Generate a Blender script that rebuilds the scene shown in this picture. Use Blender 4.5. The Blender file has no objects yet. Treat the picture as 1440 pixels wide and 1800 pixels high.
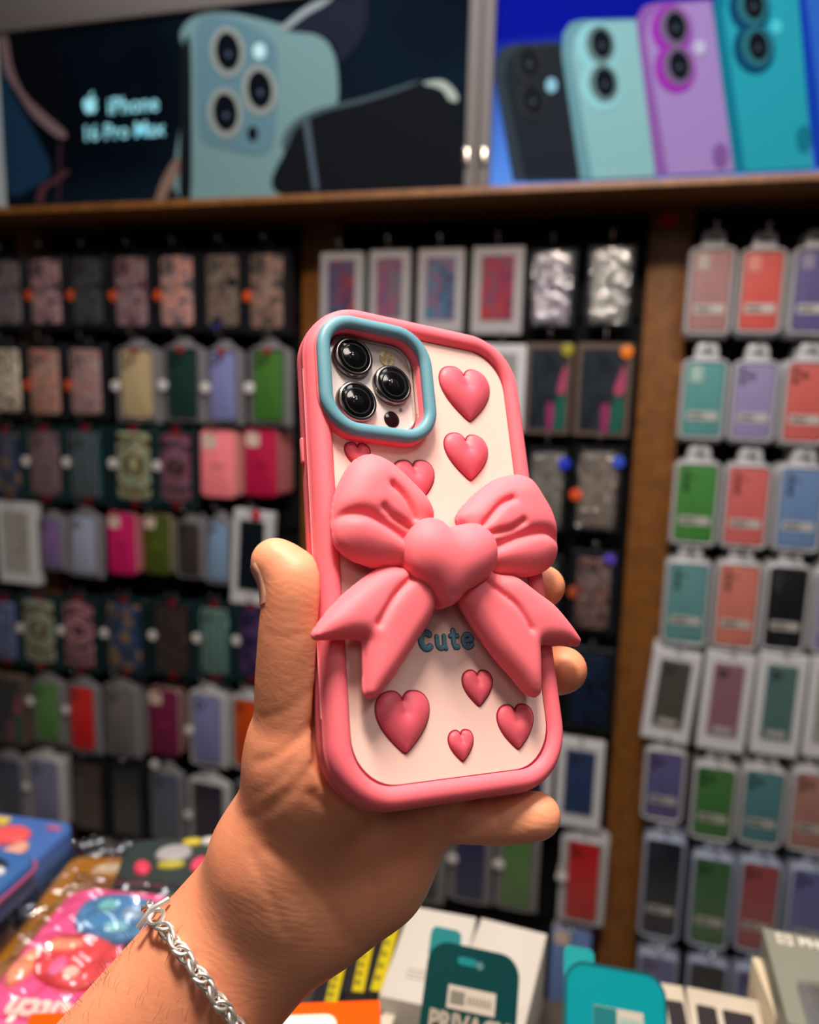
import bpy, bmesh, math, random
import numpy as np
from mathutils import Vector, Matrix, Euler
from mathutils.bvhtree import BVHTree
random.seed(7)
S = bpy.context.scene
COL = S.collection
PI = math.pi

# ------------------------------------------------------------------ camera
CAMZ = 1.55
Rw = Vector((0.96180175, 0.27259425, 0.02509515))       # camera right in the world
Dn = Vector((0.06870013, -0.15162047, -0.98604844))     # camera down
Fw = Vector((-0.2649862, 0.95010716, -0.16455609))      # camera forward
CP = Vector((0, 0, CAMZ))
FPX = 1350.0
cam = bpy.data.cameras.new('camera')
cam.sensor_fit = 'HORIZONTAL'; cam.sensor_width = 36.0
cam.lens = FPX / 1440 * 36
cam.clip_start = 0.01; cam.clip_end = 50
cam.dof.use_dof = True; cam.dof.focus_distance = 0.256; cam.dof.aperture_fstop = 8.6
co = bpy.data.objects.new('camera', cam); COL.objects.link(co)
co.matrix_world = Matrix(((Rw.x, -Dn.x, -Fw.x, 0), (Rw.y, -Dn.y, -Fw.y, 0), (Rw.z, -Dn.z, -Fw.z, CAMZ), (0, 0, 0, 1)))
S.camera = co

# ------------------------------------------------------------------ light
S.view_settings.view_transform = 'Standard'; S.view_settings.look = 'None'
S.view_settings.exposure = 0.0; S.view_settings.gamma = 1.0; S.view_settings.use_curve_mapping = False
wd = bpy.data.worlds.new('world'); S.world = wd; wd.use_nodes = True
wd.node_tree.nodes['Background'].inputs[0].default_value = (0.55, 0.7, 1.0, 1)
wd.node_tree.nodes['Background'].inputs[1].default_value = 0.032
def area(name, loc, target, size, size_y, power, color):
    l = bpy.data.lights.new(name, 'AREA'); l.shape = 'RECTANGLE'; l.size = size; l.size_y = size_y
    l.energy = power; l.color = color
    o = bpy.data.objects.new(name, l); COL.objects.link(o); o.location = loc
    o.rotation_euler = (Vector(target) - Vector(loc)).to_track_quat('-Z', 'Y').to_euler()
    return o
area('ceiling_lamp_counter', (-0.12, 0.12, 2.75), (-0.05, 0.25, 1.4), 0.42, 0.22, 38, (1.0, 0.84, 0.70))
area('ceiling_lamp_right', (0.75, 0.05, 2.75), (0.05, 0.30, 1.4), 0.3, 0.25, 4.5, (1.0, 0.88, 0.80))
area('ceiling_lamp_aisle', (-0.2, 0.75, 2.75), (0.4, 1.74, 0.7), 1.8, 0.3, 17, (0.93, 0.96, 1.0))
area('ceiling_lamp_back', (0.2, -1.2, 2.7), (0.2, 1.2, 1.0), 1.6, 0.6, 5, (1.0, 0.9, 0.82))

# ------------------------------------------------------------------ helpers
def ray(px, py):
    return Rw * ((px - 720) / FPX) + Dn * ((py - 900) / FPX) + Fw
def at_depth(px, py, z): return CP + ray(px, py) * z
def on_y(px, py, Y):
    d = ray(px, py); return CP + d * (Y / d.y)
def on_z(px, py, Z):
    d = ray(px, py); return CP + d * ((Z - CAMZ) / d.z)

def srgb(c):
    return tuple((x / 12.92 if x <= 0.04045 else ((x + 0.055) / 1.055) ** 2.4) for x in [v / 255 for v in c])
MC = {}
def punch(cols, f=.4, g=1.45):
    return [tuple(int(v * f) for v in cols[0])] + list(cols[1:-1]) + [tuple(min(255, int(v * g)) for v in cols[-1])] + [tuple(int(v * .9) for v in cols[0])]
def mat(color, rough=0.5, metal=0.0, sss=0.0, sssr=(1, .3, .2), scale=0.004, coat=0.0, bump=0.0, bscale=300, emit=0.0, spec=0.32, trans=0.0, ior=1.45, name='surface'):
    key = (color, rough, metal, sss, scale, coat, bump, bscale, emit, spec, trans, ior)
    if key in MC: return MC[key]
    m = bpy.data.materials.new(name); m.use_nodes = True
    nt = m.node_tree; b = nt.nodes['Principled BSDF']
    c = srgb(color) + (1,)
    b.inputs['Base Color'].default_value = c
    b.inputs['Roughness'].default_value = rough; b.inputs['Metallic'].default_value = metal
    b.inputs['Specular IOR Level'].default_value = spec
    b.inputs['IOR'].default_value = ior
    if trans: b.inputs['Transmission Weight'].default_value = trans
    if coat: b.inputs['Coat Weight'].default_value = coat; b.inputs['Coat Roughness'].default_value = 0.08
    if sss:
        b.inputs['Subsurface Weight'].default_value = sss
        b.inputs['Subsurface Radius'].default_value = sssr; b.inputs['Subsurface Scale'].default_value = scale
    if emit:
        b.inputs['Emission Color'].default_value = c; b.inputs['Emission Strength'].default_value = emit
    # a faint grain keeps every surface from being a dead flat value
    tc = nt.nodes.new('ShaderNodeTexCoord'); nz = nt.nodes.new('ShaderNodeTexNoise')
    nz.inputs['Scale'].default_value = bscale; nz.inputs['Detail'].default_value = 3
    nt.links.new(tc.outputs['Object'], nz.inputs['Vector'])
    if bump:
        bp = nt.nodes.new('ShaderNodeBump'); bp.inputs['Strength'].default_value = bump; bp.inputs['Distance'].default_value = 0.0006
        nt.links.new(nz.outputs['Fac'], bp.inputs['Height']); nt.links.new(bp.outputs['Normal'], b.inputs['Normal'])
    else:
        mr = nt.nodes.new('ShaderNodeMapRange'); mr.inputs[3].default_value = max(0, rough - 0.06); mr.inputs[4].default_value = min(1, rough + 0.06)
        nt.links.new(nz.outputs['Fac'], mr.inputs[0]); nt.links.new(mr.outputs[0], b.inputs['Roughness'])
    MC[key] = m; return m

def mat_pattern(cols, scale=40, rough=0.45, kind='noise', emit=0.0, dist=1.5, spec=.25):
    key = ('pat', tuple(cols), scale, rough, kind, emit, spec)
    if key in MC: return MC[key]
    m = bpy.data.materials.new('printed_pattern'); m.use_nodes = True
    nt = m.node_tree; b = nt.nodes['Principled BSDF']; b.inputs['Roughness'].default_value = rough; b.inputs['Specular IOR Level'].default_value = spec
    tc = nt.nodes.new('ShaderNodeTexCoord'); mpn = nt.nodes.new('ShaderNodeMapping')
    if kind == 'rings': mpn.inputs['Location'].default_value = (0, .092, 0)
    if kind == 'voronoi':
        t = nt.nodes.new('ShaderNodeTexVoronoi'); t.inputs['Scale'].default_value = scale; out = t.outputs['Distance']
    elif kind == 'wave':
        t = nt.nodes.new('ShaderNodeTexWave'); t.inputs['Scale'].default_value = scale; t.inputs['Distortion'].default_value = 6
        t.inputs['Detail'].default_value = 2; out = t.outputs['Fac']
    elif kind == 'rings':
        t = nt.nodes.new('ShaderNodeTexWave'); t.wave_type = 'RINGS'; t.rings_direction = 'SPHERICAL'; t.inputs['Scale'].default_value = scale
        t.inputs['Distortion'].default_value = 2.5; t.inputs['Detail Scale'].default_value = 6; out = t.outputs['Fac']
    else:
        t = nt.nodes.new('ShaderNodeTexNoise'); t.inputs['Scale'].default_value = scale; t.inputs['Detail'].default_value = 3
        t.inputs['Distortion'].default_value = dist; out = t.outputs['Fac']
    nt.links.new(tc.outputs['Object'], mpn.inputs[0]); nt.links.new(mpn.outputs[0], t.inputs['Vector'])
    r = nt.nodes.new('ShaderNodeValToRGB'); r.color_ramp.interpolation = 'EASE'
    n = len(cols); lo, hi = (0.34, 0.66) if kind == 'noise' else (0.05, 0.8)
    cols = list(cols)
    el = r.color_ramp.elements
    el[0].position = lo; el[0].color = srgb(cols[0]) + (1,); el[1].position = hi; el[1].color = srgb(cols[-1]) + (1,)
    for i in range(1, n - 1):
        e = el.new(lo + (hi - lo) * i / (n - 1)); e.color = srgb(cols[i]) + (1,)
    nt.links.new(out, r.inputs['Fac']); nt.links.new(r.outputs['Color'], b.inputs['Base Color'])
    if emit:
        nt.links.new(r.outputs['Color'], b.inputs['Emission Color']); b.inputs['Emission Strength'].default_value = emit
    MC[key] = m; return m

def mat_film(amount=0.12, rough=0.08, bump=0.0, bscale=60):
    """clear plastic film: mostly see-through with a glossy surface"""
    key = ('film', amount, rough, bump)
    if key in MC: return MC[key]
    m = bpy.data.materials.new('clear_plastic'); m.use_nodes = True
    nt = m.node_tree; nt.nodes.clear()
    o = nt.nodes.new('ShaderNodeOutputMaterial'); mx = nt.nodes.new('ShaderNodeMixShader')
    tr = nt.nodes.new('ShaderNodeBsdfTransparent'); gl = nt.nodes.new('ShaderNodeBsdfGlossy')
    gl.inputs['Roughness'].default_value = rough
    fr = nt.nodes.new('ShaderNodeLayerWeight'); fr.inputs['Blend'].default_value = 0.25
    mr = nt.nodes.new('ShaderNodeMapRange'); mr.inputs[3].default_value = amount; mr.inputs[4].default_value = min(1, amount + 0.6)
    nt.links.new(fr.outputs['Facing'], mr.inputs[0]); nt.links.new(mr.outputs[0], mx.inputs[0])
    nt.links.new(tr.outputs[0], mx.inputs[1]); nt.links.new(gl.outputs[0], mx.inputs[2]); nt.links.new(mx.outputs[0], o.inputs[0])
    if bump:
        tc = nt.nodes.new('ShaderNodeTexCoord'); nz = nt.nodes.new('ShaderNodeTexNoise'); nz.inputs['Scale'].default_value = bscale
        nz.inputs['Distortion'].default_value = 1.0
        nt.links.new(tc.outputs['Object'], nz.inputs['Vector'])
        bp = nt.nodes.new('ShaderNodeBump'); bp.inputs['Strength'].default_value = bump; bp.inputs['Distance'].default_value = 0.01
        nt.links.new(nz.outputs['Fac'], bp.inputs['Height']); nt.links.new(bp.outputs['Normal'], gl.inputs['Normal'])
    MC[key] = m; return m

def mesh_obj(name, verts, faces, m, parent=None, smooth=True, angle=35):
    me = bpy.data.meshes.new(name); me.from_pydata([tuple(v) for v in verts], [], faces)
    bm = bmesh.new(); bm.from_mesh(me); bmesh.ops.recalc_face_normals(bm, faces=bm.faces); bm.to_mesh(me); bm.free()
    if smooth:
        me.polygons.foreach_set('use_smooth', [True] * len(me.polygons))
        if angle: me.set_sharp_from_angle(angle=math.radians(angle))
    me.materials.append(m)
    o = bpy.data.objects.new(name, me); COL.objects.link(o)
    if parent: o.parent = parent
    return o
def tag(o, label, cat=None, group=None, kind=None):
    if label: o['label'] = label
    if cat: o['category'] = cat
    if group: o['group'] = group
    if kind: o['kind'] = kind
    return o
def thing(name, label, cat, mw=None, group=None):
    o = bpy.data.objects.new(name, None); o.empty_display_size = 0.02; COL.objects.link(o)
    if mw is not None: o.matrix_world = mw
    return tag(o, label, cat, group)
def copy_tree(o, parent=None):
    c = o.copy(); COL.objects.link(c); c.parent = parent
    if parent is not None: c.matrix_parent_inverse = o.matrix_parent_inverse
    for ch in list(KIDS.get(o.name, [])): pass
    for ch in [x for x in o.children]:
        copy_tree(ch, c)
    return c
KIDS = {}

class MB:
    def __init__(s): s.v = []; s.f = []
    def add(s, v, f):
        n = len(s.v); s.v += [tuple(x) for x in v]; s.f += [tuple(i + n for i in q) for q in f]; return s
    def prism(s, outline, h0, h1, bevel=0.0, segs=2, center=None, back=False):
        """extrude a closed 2D outline from h0 to h1, rounding the upper rim"""
        N = len(outline)
        a = sum((outline[i][0] * outline[(i + 1) % N][1] - outline[(i + 1) % N][0] * outline[i][1]) for i in range(N))
        if a < 0: outline = outline[::-1]
        nr = []
        for i in range(N):
            p, q = outline[i - 1], outline[(i + 1) % N]
            dx, dy = q[0] - p[0], q[1] - p[1]; L = math.hypot(dx, dy) or 1
            nr.append((dy / L, -dx / L))
        rings = []
        def ring(off, h): rings.append([(outline[i][0] + nr[i][0] * off, outline[i][1] + nr[i][1] * off, h) for i in range(N)])
        if back and bevel:
            for k in range(segs + 1):
                t = PI / 2 * k / segs; ring(-bevel * (1 - math.sin(t)), h0 + bevel * (1 - math.cos(t)))
        else: ring(0, h0)
        if bevel:
            for k in range(segs + 1):
                t = PI / 2 * k / segs; ring(-bevel * (1 - math.cos(t)), h1 - bevel + bevel * math.sin(t))
        else: ring(0, h1)
        V = [p for r in rings for p in r]; F = []
        for k in range(len(rings) - 1):
            for i in range(N):
                j = (i + 1) % N; F.append((k * N + i, k * N + j, (k + 1) * N + j, (k + 1) * N + i))
        F.append(tuple(range(N - 1, -1, -1))); F.append(tuple(range((len(rings) - 1) * N, len(rings) * N)))
        return s.add(V, F)
    def ring_prism(s, outer, inner, h0, h1):
        N = len(outer); V = []
        for o, h in ((outer, h0), (outer, h1), (inner, h1), (inner, h0)): V += [(p[0], p[1], h) for p in o]
        F = []
        for k in range(4):
            for i in range(N):
                j = (i + 1) % N; F.append((k * N + i, k * N + j, ((k + 1) % 4) * N + j, ((k + 1) % 4) * N + i))
        return s.add(V, F)
    def sweep(s, path, profile):
        """sweep a closed profile [(offset outward, height)] round a closed path"""
        N = len(path)
        a = sum((path[i][0] * path[(i + 1) % N][1] - path[(i + 1) % N][0] * path[i][1]) for i in range(N))
        if a < 0: path = path[::-1]
        V = []; M = len(profile)
        for i in range(N):
            p, q = path[i - 1], path[(i + 1) % N]
            dx, dy = q[0] - p[0], q[1] - p[1]; L = math.hypot(dx, dy) or 1
            n = (dy / L, -dx / L)
            for o, h in profile: V.append((path[i][0] + n[0] * o, path[i][1] + n[1] * o, h))
        F = [(i * M + k, ((i + 1) % N) * M + k, ((i + 1) % N) * M + (k + 1) % M, i * M + (k + 1) % M) for i in range(N) for k in range(M)]
        return s.add(V, F)
    def box(s, x0, x1, y0, y1, z0, z1):
        V = [(x, y, z) for z in (z0, z1) for y in (y0, y1) for x in (x0, x1)]
        return s.add(V, [(0, 1, 3, 2), (4, 5, 7, 6), (0, 1, 5, 4), (2, 3, 7, 6), (0, 2, 6, 4), (1, 3, 7, 5)])
    def tube(s, pts, r, n=8, cap=True, flat=1.0):
        pts = [Vector(p) for p in pts]; V = []; F = []
        rs = r if isinstance(r, (list, tuple)) else [r] * len(pts)
        up = None
        for i, p in enumerate(pts):
            d = (pts[min(i + 1, len(pts) - 1)] - pts[max(i - 1, 0)]).normalized()
            if up is None:
                up = Vector((0, 0, 1)) if abs(d.z) < 0.9 else Vector((1, 0, 0))
            a = d.cross(up).normalized(); b = a.cross(d).normalized(); up = b
            for k in range(n):
                t = 2 * PI * k / n; V.append(p + (a * math.cos(t) + b * math.sin(t) * flat) * rs[i])
        for i in range(len(pts) - 1):
            for k in range(n):
                F.append((i * n + k, i * n + (k + 1) % n, (i + 1) * n + (k + 1) % n, (i + 1) * n + k))
        if cap: F.append(tuple(range(n))); F.append(tuple(range((len(pts) - 1) * n, len(pts) * n)))
        return s.add(V, F)
    def disc_lathe(s, cx, cy, prof, n=28, close=True):
        """prof = [(radius, height)] revolved about an axis along z"""
        V = []; F = []; M = len(prof)
        for r, h in prof:
            for k in range(n):
                t = 2 * PI * k / n; V.append((cx + r * math.cos(t), cy + r * math.sin(t), h))
        for i in range(M - 1):
            for k in range(n): F.append((i * n + k, i * n + (k + 1) % n, (i + 1) * n + (k + 1) % n, (i + 1) * n + k))
        F.append(tuple(range(n))); F.append(tuple(range((M - 1) * n, M * n)))
        return s.add(V, F)
    def build(s, name, m, parent=None, smooth=True, angle=35, label=None):
        o = mesh_obj(name, s.v, s.f, m, parent, smooth, angle)
        if label: o['label'] = label
        return o

def rrect(cx, cy, hw, hh, r, n=6):
    r = min(r, hw * .999, hh * .999); P = []
    for sx, sy, a0 in ((1, 1, 0), (-1, 1, 90), (-1, -1, 180), (1, -1, 270)):
        for k in range(n + 1):
            t = math.radians(a0 + 90 * k / n)
            P.append((cx + sx * (hw - r) + r * math.cos(t), cy + sy * (hh - r) + r * math.sin(t)))
    return P
def circle(cx, cy, r, n=24): return [(cx + r * math.cos(2 * PI * k / n), cy + r * math.sin(2 * PI * k / n)) for k in range(n)]
def spline(P, n=6, closed=True):
    P = [Vector((*p, 0)) if len(p) == 2 else Vector(p) for p in P]; out = []; N = len(P)
    for i in range(N if closed else N - 1):
        if closed: p0, p1, p2, p3 = P[i - 1], P[i], P[(i + 1) % N], P[(i + 2) % N]
        else: p0, p1, p2, p3 = P[max(i - 1, 0)], P[i], P[i + 1], P[min(i + 2, N - 1)]
        for k in range(n):
            t = k / n
            out.append(0.5 * ((2 * p1) + (-p0 + p2) * t + (2 * p0 - 5 * p1 + 4 * p2 - p3) * t * t + (-p0 + 3 * p1 - 3 * p2 + p3) * t ** 3))
    if not closed: out.append(P[-1])
    return out
def text_mb(body, size, depth=0.0004, bold=0.0, align='CENTER'):
    c = bpy.data.curves.new('lettering', 'FONT'); c.body = body; c.size = size; c.extrude = depth / 2; c.align_x = align; c.align_y = 'CENTER'
    c.offset = bold; c.resolution_u = 3
    o = bpy.data.objects.new('lettering_tmp', c); COL.objects.link(o)
    dg = bpy.context.evaluated_depsgraph_get(); me = bpy.data.meshes.new_from_object(o.evaluated_get(dg))
    V = [tuple(v.co) for v in me.vertices]; F = [tuple(p.vertices) for p in me.polygons]
    bpy.data.objects.remove(o); bpy.data.curves.remove(c); bpy.data.meshes.remove(me)
    return V, F
def rectq(x0, x1, y0, y1): return [(x0, y0), (x1, y0), (x1, y1), (x0, y1)]

# SDF meshing ------------------------------------------------------------
def surface_nets(F, origin, h):
    nx, ny, nz = F.shape; Sg = F < 0
    c = np.zeros((nx - 1, ny - 1, nz - 1), np.int8)
    for i in (0, 1):
        for j in (0, 1):
            for k in (0, 1): c += Sg[i:nx - 1 + i, j:ny - 1 + j, k:nz - 1 + k]
    act = (c > 0) & (c < 8); I, J, K = np.nonzero(act); n = len(I)
    idx = -np.ones(act.shape, np.int64); idx[I, J, K] = np.arange(n)
    acc = np.zeros((n, 3)); cnt = np.zeros(n)
    cor = [(i, j, k) for i in (0, 1) for j in (0, 1) for k in (0, 1)]
    for a in cor:
        for ax in range(3):
            if a[ax] == 0:
                b = list(a); b[ax] = 1
                fa = F[I + a[0], J + a[1], K + a[2]]; fb = F[I + b[0], J + b[1], K + b[2]]
                m = (fa < 0) != (fb < 0)
                t = fa[m] / (fa[m] - fb[m]); p = np.tile(np.array(a, float), (m.sum(), 1)); p[:, ax] += t
                acc[m] += p; cnt[m] += 1
    V = (acc / cnt[:, None] + np.stack([I, J, K], 1)) * h + origin
    Q = []
    for ax in range(3):
        sl = [slice(1, -1)] * 3; s0 = list(sl); s1 = list(sl); s0[ax] = slice(0, -1); s1[ax] = slice(1, None)
        A = Sg[tuple(s0)]; B = Sg[tuple(s1)]; P = np.nonzero(A != B)
        base = [P[0] + 1, P[1] + 1, P[2] + 1]; base[ax] = base[ax] - 1
        flip = A[P]
        o1, o2 = [(1, 2), (2, 0), (0, 1)][ax]
        def cell(d1, d2):
            q = [base[0].copy(), base[1].copy(), base[2].copy()]; q[o1] -= d1; q[o2] -= d2
            return idx[q[0], q[1], q[2]]
        q = np.stack([cell(0, 0), cell(1, 0), cell(1, 1), cell(0, 1)], 1)
        q[~flip] = q[~flip][:, ::-1]
        Q.append(q)
    Q = np.concatenate(Q); Q = Q[(Q >= 0).all(1)]
    return V, Q
def np_mesh(name, V, Q, m, parent=None):
    me = bpy.data.meshes.new(name); me.vertices.add(len(V)); me.vertices.foreach_set('co', V.astype(np.float32).ravel())
    me.loops.add(len(Q) * 4); me.loops.foreach_set('vertex_index', Q.astype(np.int32).ravel())
    me.polygons.add(len(Q)); me.polygons.foreach_set('loop_start', np.arange(0, len(Q) * 4, 4, dtype=np.int32))
    me.update(calc_edges=True); me.validate()
    me.polygons.foreach_set('use_smooth', [True] * len(me.polygons))
    me.materials.append(m)
    o = bpy.data.objects.new(name, me); COL.objects.link(o)
    if parent: o.parent = parent
    return o
def laplace(V, Q, it=2, lam=0.5):
    E = np.concatenate([Q[:, [0, 1]], Q[:, [1, 2]], Q[:, [2, 3]], Q[:, [3, 0]]]); E = np.concatenate([E, E[:, ::-1]])
    cnt = np.bincount(E[:, 0], minlength=len(V))[:, None].clip(1)
    for _ in range(it):
        acc = np.stack([np.bincount(E[:, 0], weights=V[E[:, 1], k], minlength=len(V)) for k in range(3)], 1)
        V = V + lam * (acc / cnt - V)
    return V

exec_sections = True
# ================================================================== SETTING
WY = 1.74       # backing panel of the display wall
PY = 1.62       # front faces of the hanging goods
SF = 1.50; ZSH = on_y(720, 345, SF).z - .001
M_BLACK = mat((12, 13, 16), 0.6, spec=.2)
M_WOOD = None
def wood_mat():
    m = bpy.data.materials.new('warm_wood'); m.use_nodes = True; nt = m.node_tree; b = nt.nodes['Principled BSDF']; b.inputs['Roughness'].default_value = 0.5
    tc = nt.nodes.new('ShaderNodeTexCoord'); mp = nt.nodes.new('ShaderNodeMapping'); mp.inputs['Scale'].default_value = (14, 14, 1.2)
    nz = nt.nodes.new('ShaderNodeTexNoise'); nz.inputs['Scale'].default_value = 3; nz.inputs['Detail'].default_value = 5; nz.inputs['Distortion'].default_value = 1.2
    r = nt.nodes.new('ShaderNodeValToRGB'); r.color_ramp.elements[0].position = .3; r.color_ramp.elements[1].position = .75
    r.color_ramp.elements[0].color = srgb((98, 58, 18)) + (1,); r.color_ramp.elements[1].color = srgb((138, 86, 32)) + (1,)
    nt.links.new(tc.outputs['Object'], mp.inputs[0]); nt.links.new(mp.outputs[0], nz.inputs['Vector']); nt.links.new(nz.outputs['Fac'], r.inputs[0]); nt.links.new(r.outputs[0], b.inputs['Base Color'])
    return m
M_WOOD = wood_mat()
def struct(name, x0, x1, y0, y1, z0, z1, m):
    o = MB().box(x0, x1, y0, y1, z0, z1).build(name, m, smooth=False); o['kind'] = 'structure'; return o
struct('floor', -3.2, 2.6, -2.2, 1.8, -0.05, 0, mat_pattern([(120, 116, 110), (140, 136, 128)], 3))
struct('wall_back', -3.2, 2.6, 1.80, 1.90, 0, 2.9, mat((150, 146, 140), 0.8))
struct('wall_left', -3.3, -3.2, -2.2, 1.9, 0, 2.9, mat((150, 146, 140), 0.8))
struct('wall_right', 2.6, 2.7, -2.2, 1.9, 0, 2.9, mat((150, 146, 140), 0.8))
struct('ceiling', -3.2, 2.6, -2.2, 1.8, 2.9, 2.95, mat((200, 196, 190), 0.9))
postx = [(on_y(53, 420, 1.70).x, 0.07), (on_y(565, 420, 1.70).x, 0.085), (on_y(1180, 420, 1.70).x, 0.085)]
edges = [-3.0] + [p[0] for p in postx] + [2.4]
SIDE = ['leftmost', 'left', 'middle', 'right']
for i in range(4):
    x0 = edges[i] + (postx[i - 1][1] / 2 if i else 0); x1 = edges[i + 1] - (postx[i][1] / 2 if i < 3 else 0)
    b = MB().box(x0 + .002, x1 - .002, WY, 1.798, 0.06, ZSH)
    for k in range(18):      # slotted board: raised slats with grooves between
        z = 0.06 + k * (ZSH - .062) / 18
        b.box(x0 + .002, x1 - .002, WY - .012, WY, z, z + (ZSH - .062) / 18 - .012)
    b.build('slat_panel', M_BLACK, smooth=False)
    tag(bpy.context.scene.objects[-1] if False else b and COL.objects[-1], 'black slatted display panel, the %s of the four between the wooden posts' % SIDE[i], 'display panel')
for i, (x, w) in enumerate(postx):
    o = MB().prism(rectq(-w / 2, w / 2, 0.0, ZSH - .001), 0, 0.11, 0.003, 2).build('wooden_post', M_WOOD)
    o.rotation_euler = (PI / 2, 0, 0); o.location = (x, 1.798, 0.0)
    tag(o, ['brown wooden post at the far left of the wall, mostly behind the packs', 'brown wooden post behind the top of the pink case',
            'long brown wooden post left of the pale blister packs'][i], 'post')
p = on_y(1176, 388, 1.686)
tag(MB().prism(rrect(0, 0, .017, .012, .003), 0, .001).build('red_sticker', mat((210, 10, 20), emit=0)), 'small red sticker at the top of the right wooden post', 'sticker')
o = COL.objects[-1]; o.rotation_euler = (PI / 2, 0, 0); o.location = (p.x, 1.687, p.z)
# shelf board over the panels
SF = 1.50
zs = on_y(720, 345, SF).z; zt = on_y(720, 333, SF).z
o = MB().prism(rectq(-3.0, 2.4, 0, 1.798 - SF), 0, zt - zs, 0.002, 2).build('wooden_shelf', M_WOOD)
o.location = (0, SF, zs)
tag(o, 'long brown wooden shelf board running above all the display panels', 'shelf')

# ================================================================== POSTERS (backlit signs on the shelf)
YP = SF + 0.02
def poster(name, label, x_px0, x_px1, zt_):
    """a light box: x range by two pixels, standing on the shelf"""
    a = on_y(x_px0, 300, YP).x; b = on_y(x_px1, 300, YP).x
    t = thing(name, label, 'sign', Matrix.Translation((0, YP, zt + .003)) @ Euler((PI / 2, 0, 0)).to_matrix().to_4x4())
    return t, a, b
def L2(px, py, Y=YP):
    q = on_y(px, py, Y); return (q.x, max(q.z - zt - .003, .0006))
EM = 0.22
def E(c, k=EM): return mat(c, 0.75, emit=k * .75, spec=.03)
def layer(t, name, pts, h, m, label=None, th=0.0012, par=None, smooth=False):
    o = MB().prism([L2(*p) for p in pts] if smooth is False else [(q[0], max(q[1], .0006)) for q in spline([L2(*p) for p in pts], 5)], h, h + th).build(name, m, par or t, smooth=False)
    if label: o['label'] = label
    return o
def ell(px, py, rx, ry, rot=0, n=22):
    return [(px + rx * math.cos(2 * PI * k / n) * math.cos(rot) - ry * math.sin(2 * PI * k / n) * math.sin(rot),
             py + rx * math.cos(2 * PI * k / n) * math.sin(rot) + ry * math.sin(2 * PI * k / n) * math.cos(rot)) for k in range(n)]
TOPZ = 0.62
t1, xa, xb = poster('lightbox_sign', 'dark backlit sign showing a silver triple-lens phone above the shelf', 8, 818, 0)
MB().prism(rectq(xa, xb, 0, L2(250, 33)[1] + .09), -0.06, 0, 0.0).build('sign_face', mat_pattern([(5, 9, 16), (12, 22, 34)], 1.2, 0.8, emit=.12, spec=.0), t1, smooth=False)
gx0 = L2(0, 300)[0]
M_FR = mat((100, 94, 93), 0.6)
zf = L2(250, 33)[1]
MB().prism(rectq(xa - .08, xb, zf, zf + .10), -0.06, 0.012, 0.004).build('frame_rail', M_FR, t1)
MB().prism(rectq(xa - .035, xa, 0, zf), -0.06, 0.012, 0.003).build('frame_rail', mat((150, 160, 164), 0.4), t1)
# phone artwork
def art(pts, h, c, nm='artwork', lab=None, k=EM, sm=True): return layer(t1, nm, pts, h, E(c, k), lab, smooth=sm)
art([(322, 90), (318, 60), (335, 35), (372, 22), (420, 26), (480, 40), (560, 64), (585, 90), (594, 130), (592, 185), (560, 198), (530, 215), (512, 245), (505, 290), (500, 348), (318, 352), (320, 200)], .001, (94, 122, 126), 'printed_phone', 'silver-teal phone back printed on the sign')
art([(321, 90), (335, 70), (338, 200), (336, 350), (318, 352), (319, 180)], .0025, (16, 18, 20))
art([(350, 45), (385, 30), (440, 45), (478, 70), (488, 100), (486, 200), (480, 255), (455, 272), (400, 262), (362, 250), (350, 220), (346, 120)], .0025, (78, 108, 120))
for (cx, cy) in ((402, 93), (458, 160), (398, 200)):
    art(ell(cx, cy, 30, 44, -.1), .004, (122, 128, 124), 'printed_lens_ring'); art(ell(cx + 1, cy - 1, 21, 33, -.1), .0055, (8, 10, 18), 'printed_lens')
    art(ell(cx + 3, cy + 5, 4, 5), .007, (60, 76, 96), 'printed_lens_glint')
art(ell(458, 92, 11, 14), .004, (158, 196, 200), 'printed_flash'); art(ell(446, 236, 9, 13), .004, (10, 12, 16), 'printed_sensor')
art([(498, 348), (505, 260), (528, 215), (570, 192), (640, 175), (720, 150), (770, 146), (803, 168), (808, 220), (806, 335)], .0025, (15, 17, 22), 'printed_phone', 'near-black phone back printed on the sign')
art([(497, 250), (515, 218), (560, 193), (640, 174), (720, 149), (742, 143), (716, 156), (640, 181), (566, 200), (522, 228), (506, 262)], .004, (58, 74, 80))
art([(745, 148), (778, 143), (800, 160), (806, 178), (792, 178), (776, 158)], .004, (132, 142, 136), k=.4)
art([(535, 215), (545, 210), (562, 335), (553, 335)], .004, (64, 76, 88), sm=False)
art([(495, 50), (530, 20), (565, 0), (590, -8), (575, 8), (540, 28), (505, 54)], .0025, (120, 130, 134))
art([(500, 50), (560, 5), (640, -10), (640, 60), (600, 110), (590, 80), (560, 62)], .0015, (24, 26, 40))
art([(0, 60), (14, 66), (24, 120), (45, 165), (80, 200), (112, 228), (118, 242), (100, 240), (60, 205), (30, 160), (8, 120)], .0015, (104, 84, 88))
art([(14, 70), (80, 62), (105, 90), (112, 225), (80, 200), (45, 165), (24, 120)], .001, (6, 8, 14))
art([(4, 120), (20, 160), (60, 230), (90, 300), (60, 330), (14, 330)], .001, (20, 44, 66))
art([(66, 356), (72, 330), (90, 318), (118, 300), (122, 306), (100, 322), (82, 336), (76, 358)], .0025, (70, 40, 46))
art([(104, 250), (110, 250), (108, 356), (101, 356)], .0015, (44, 30, 36), sm=False)
art([(275, 352), (290, 310), (312, 278), (316, 300), (300, 335), (290, 353)], .0025, (110, 88, 78))
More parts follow.
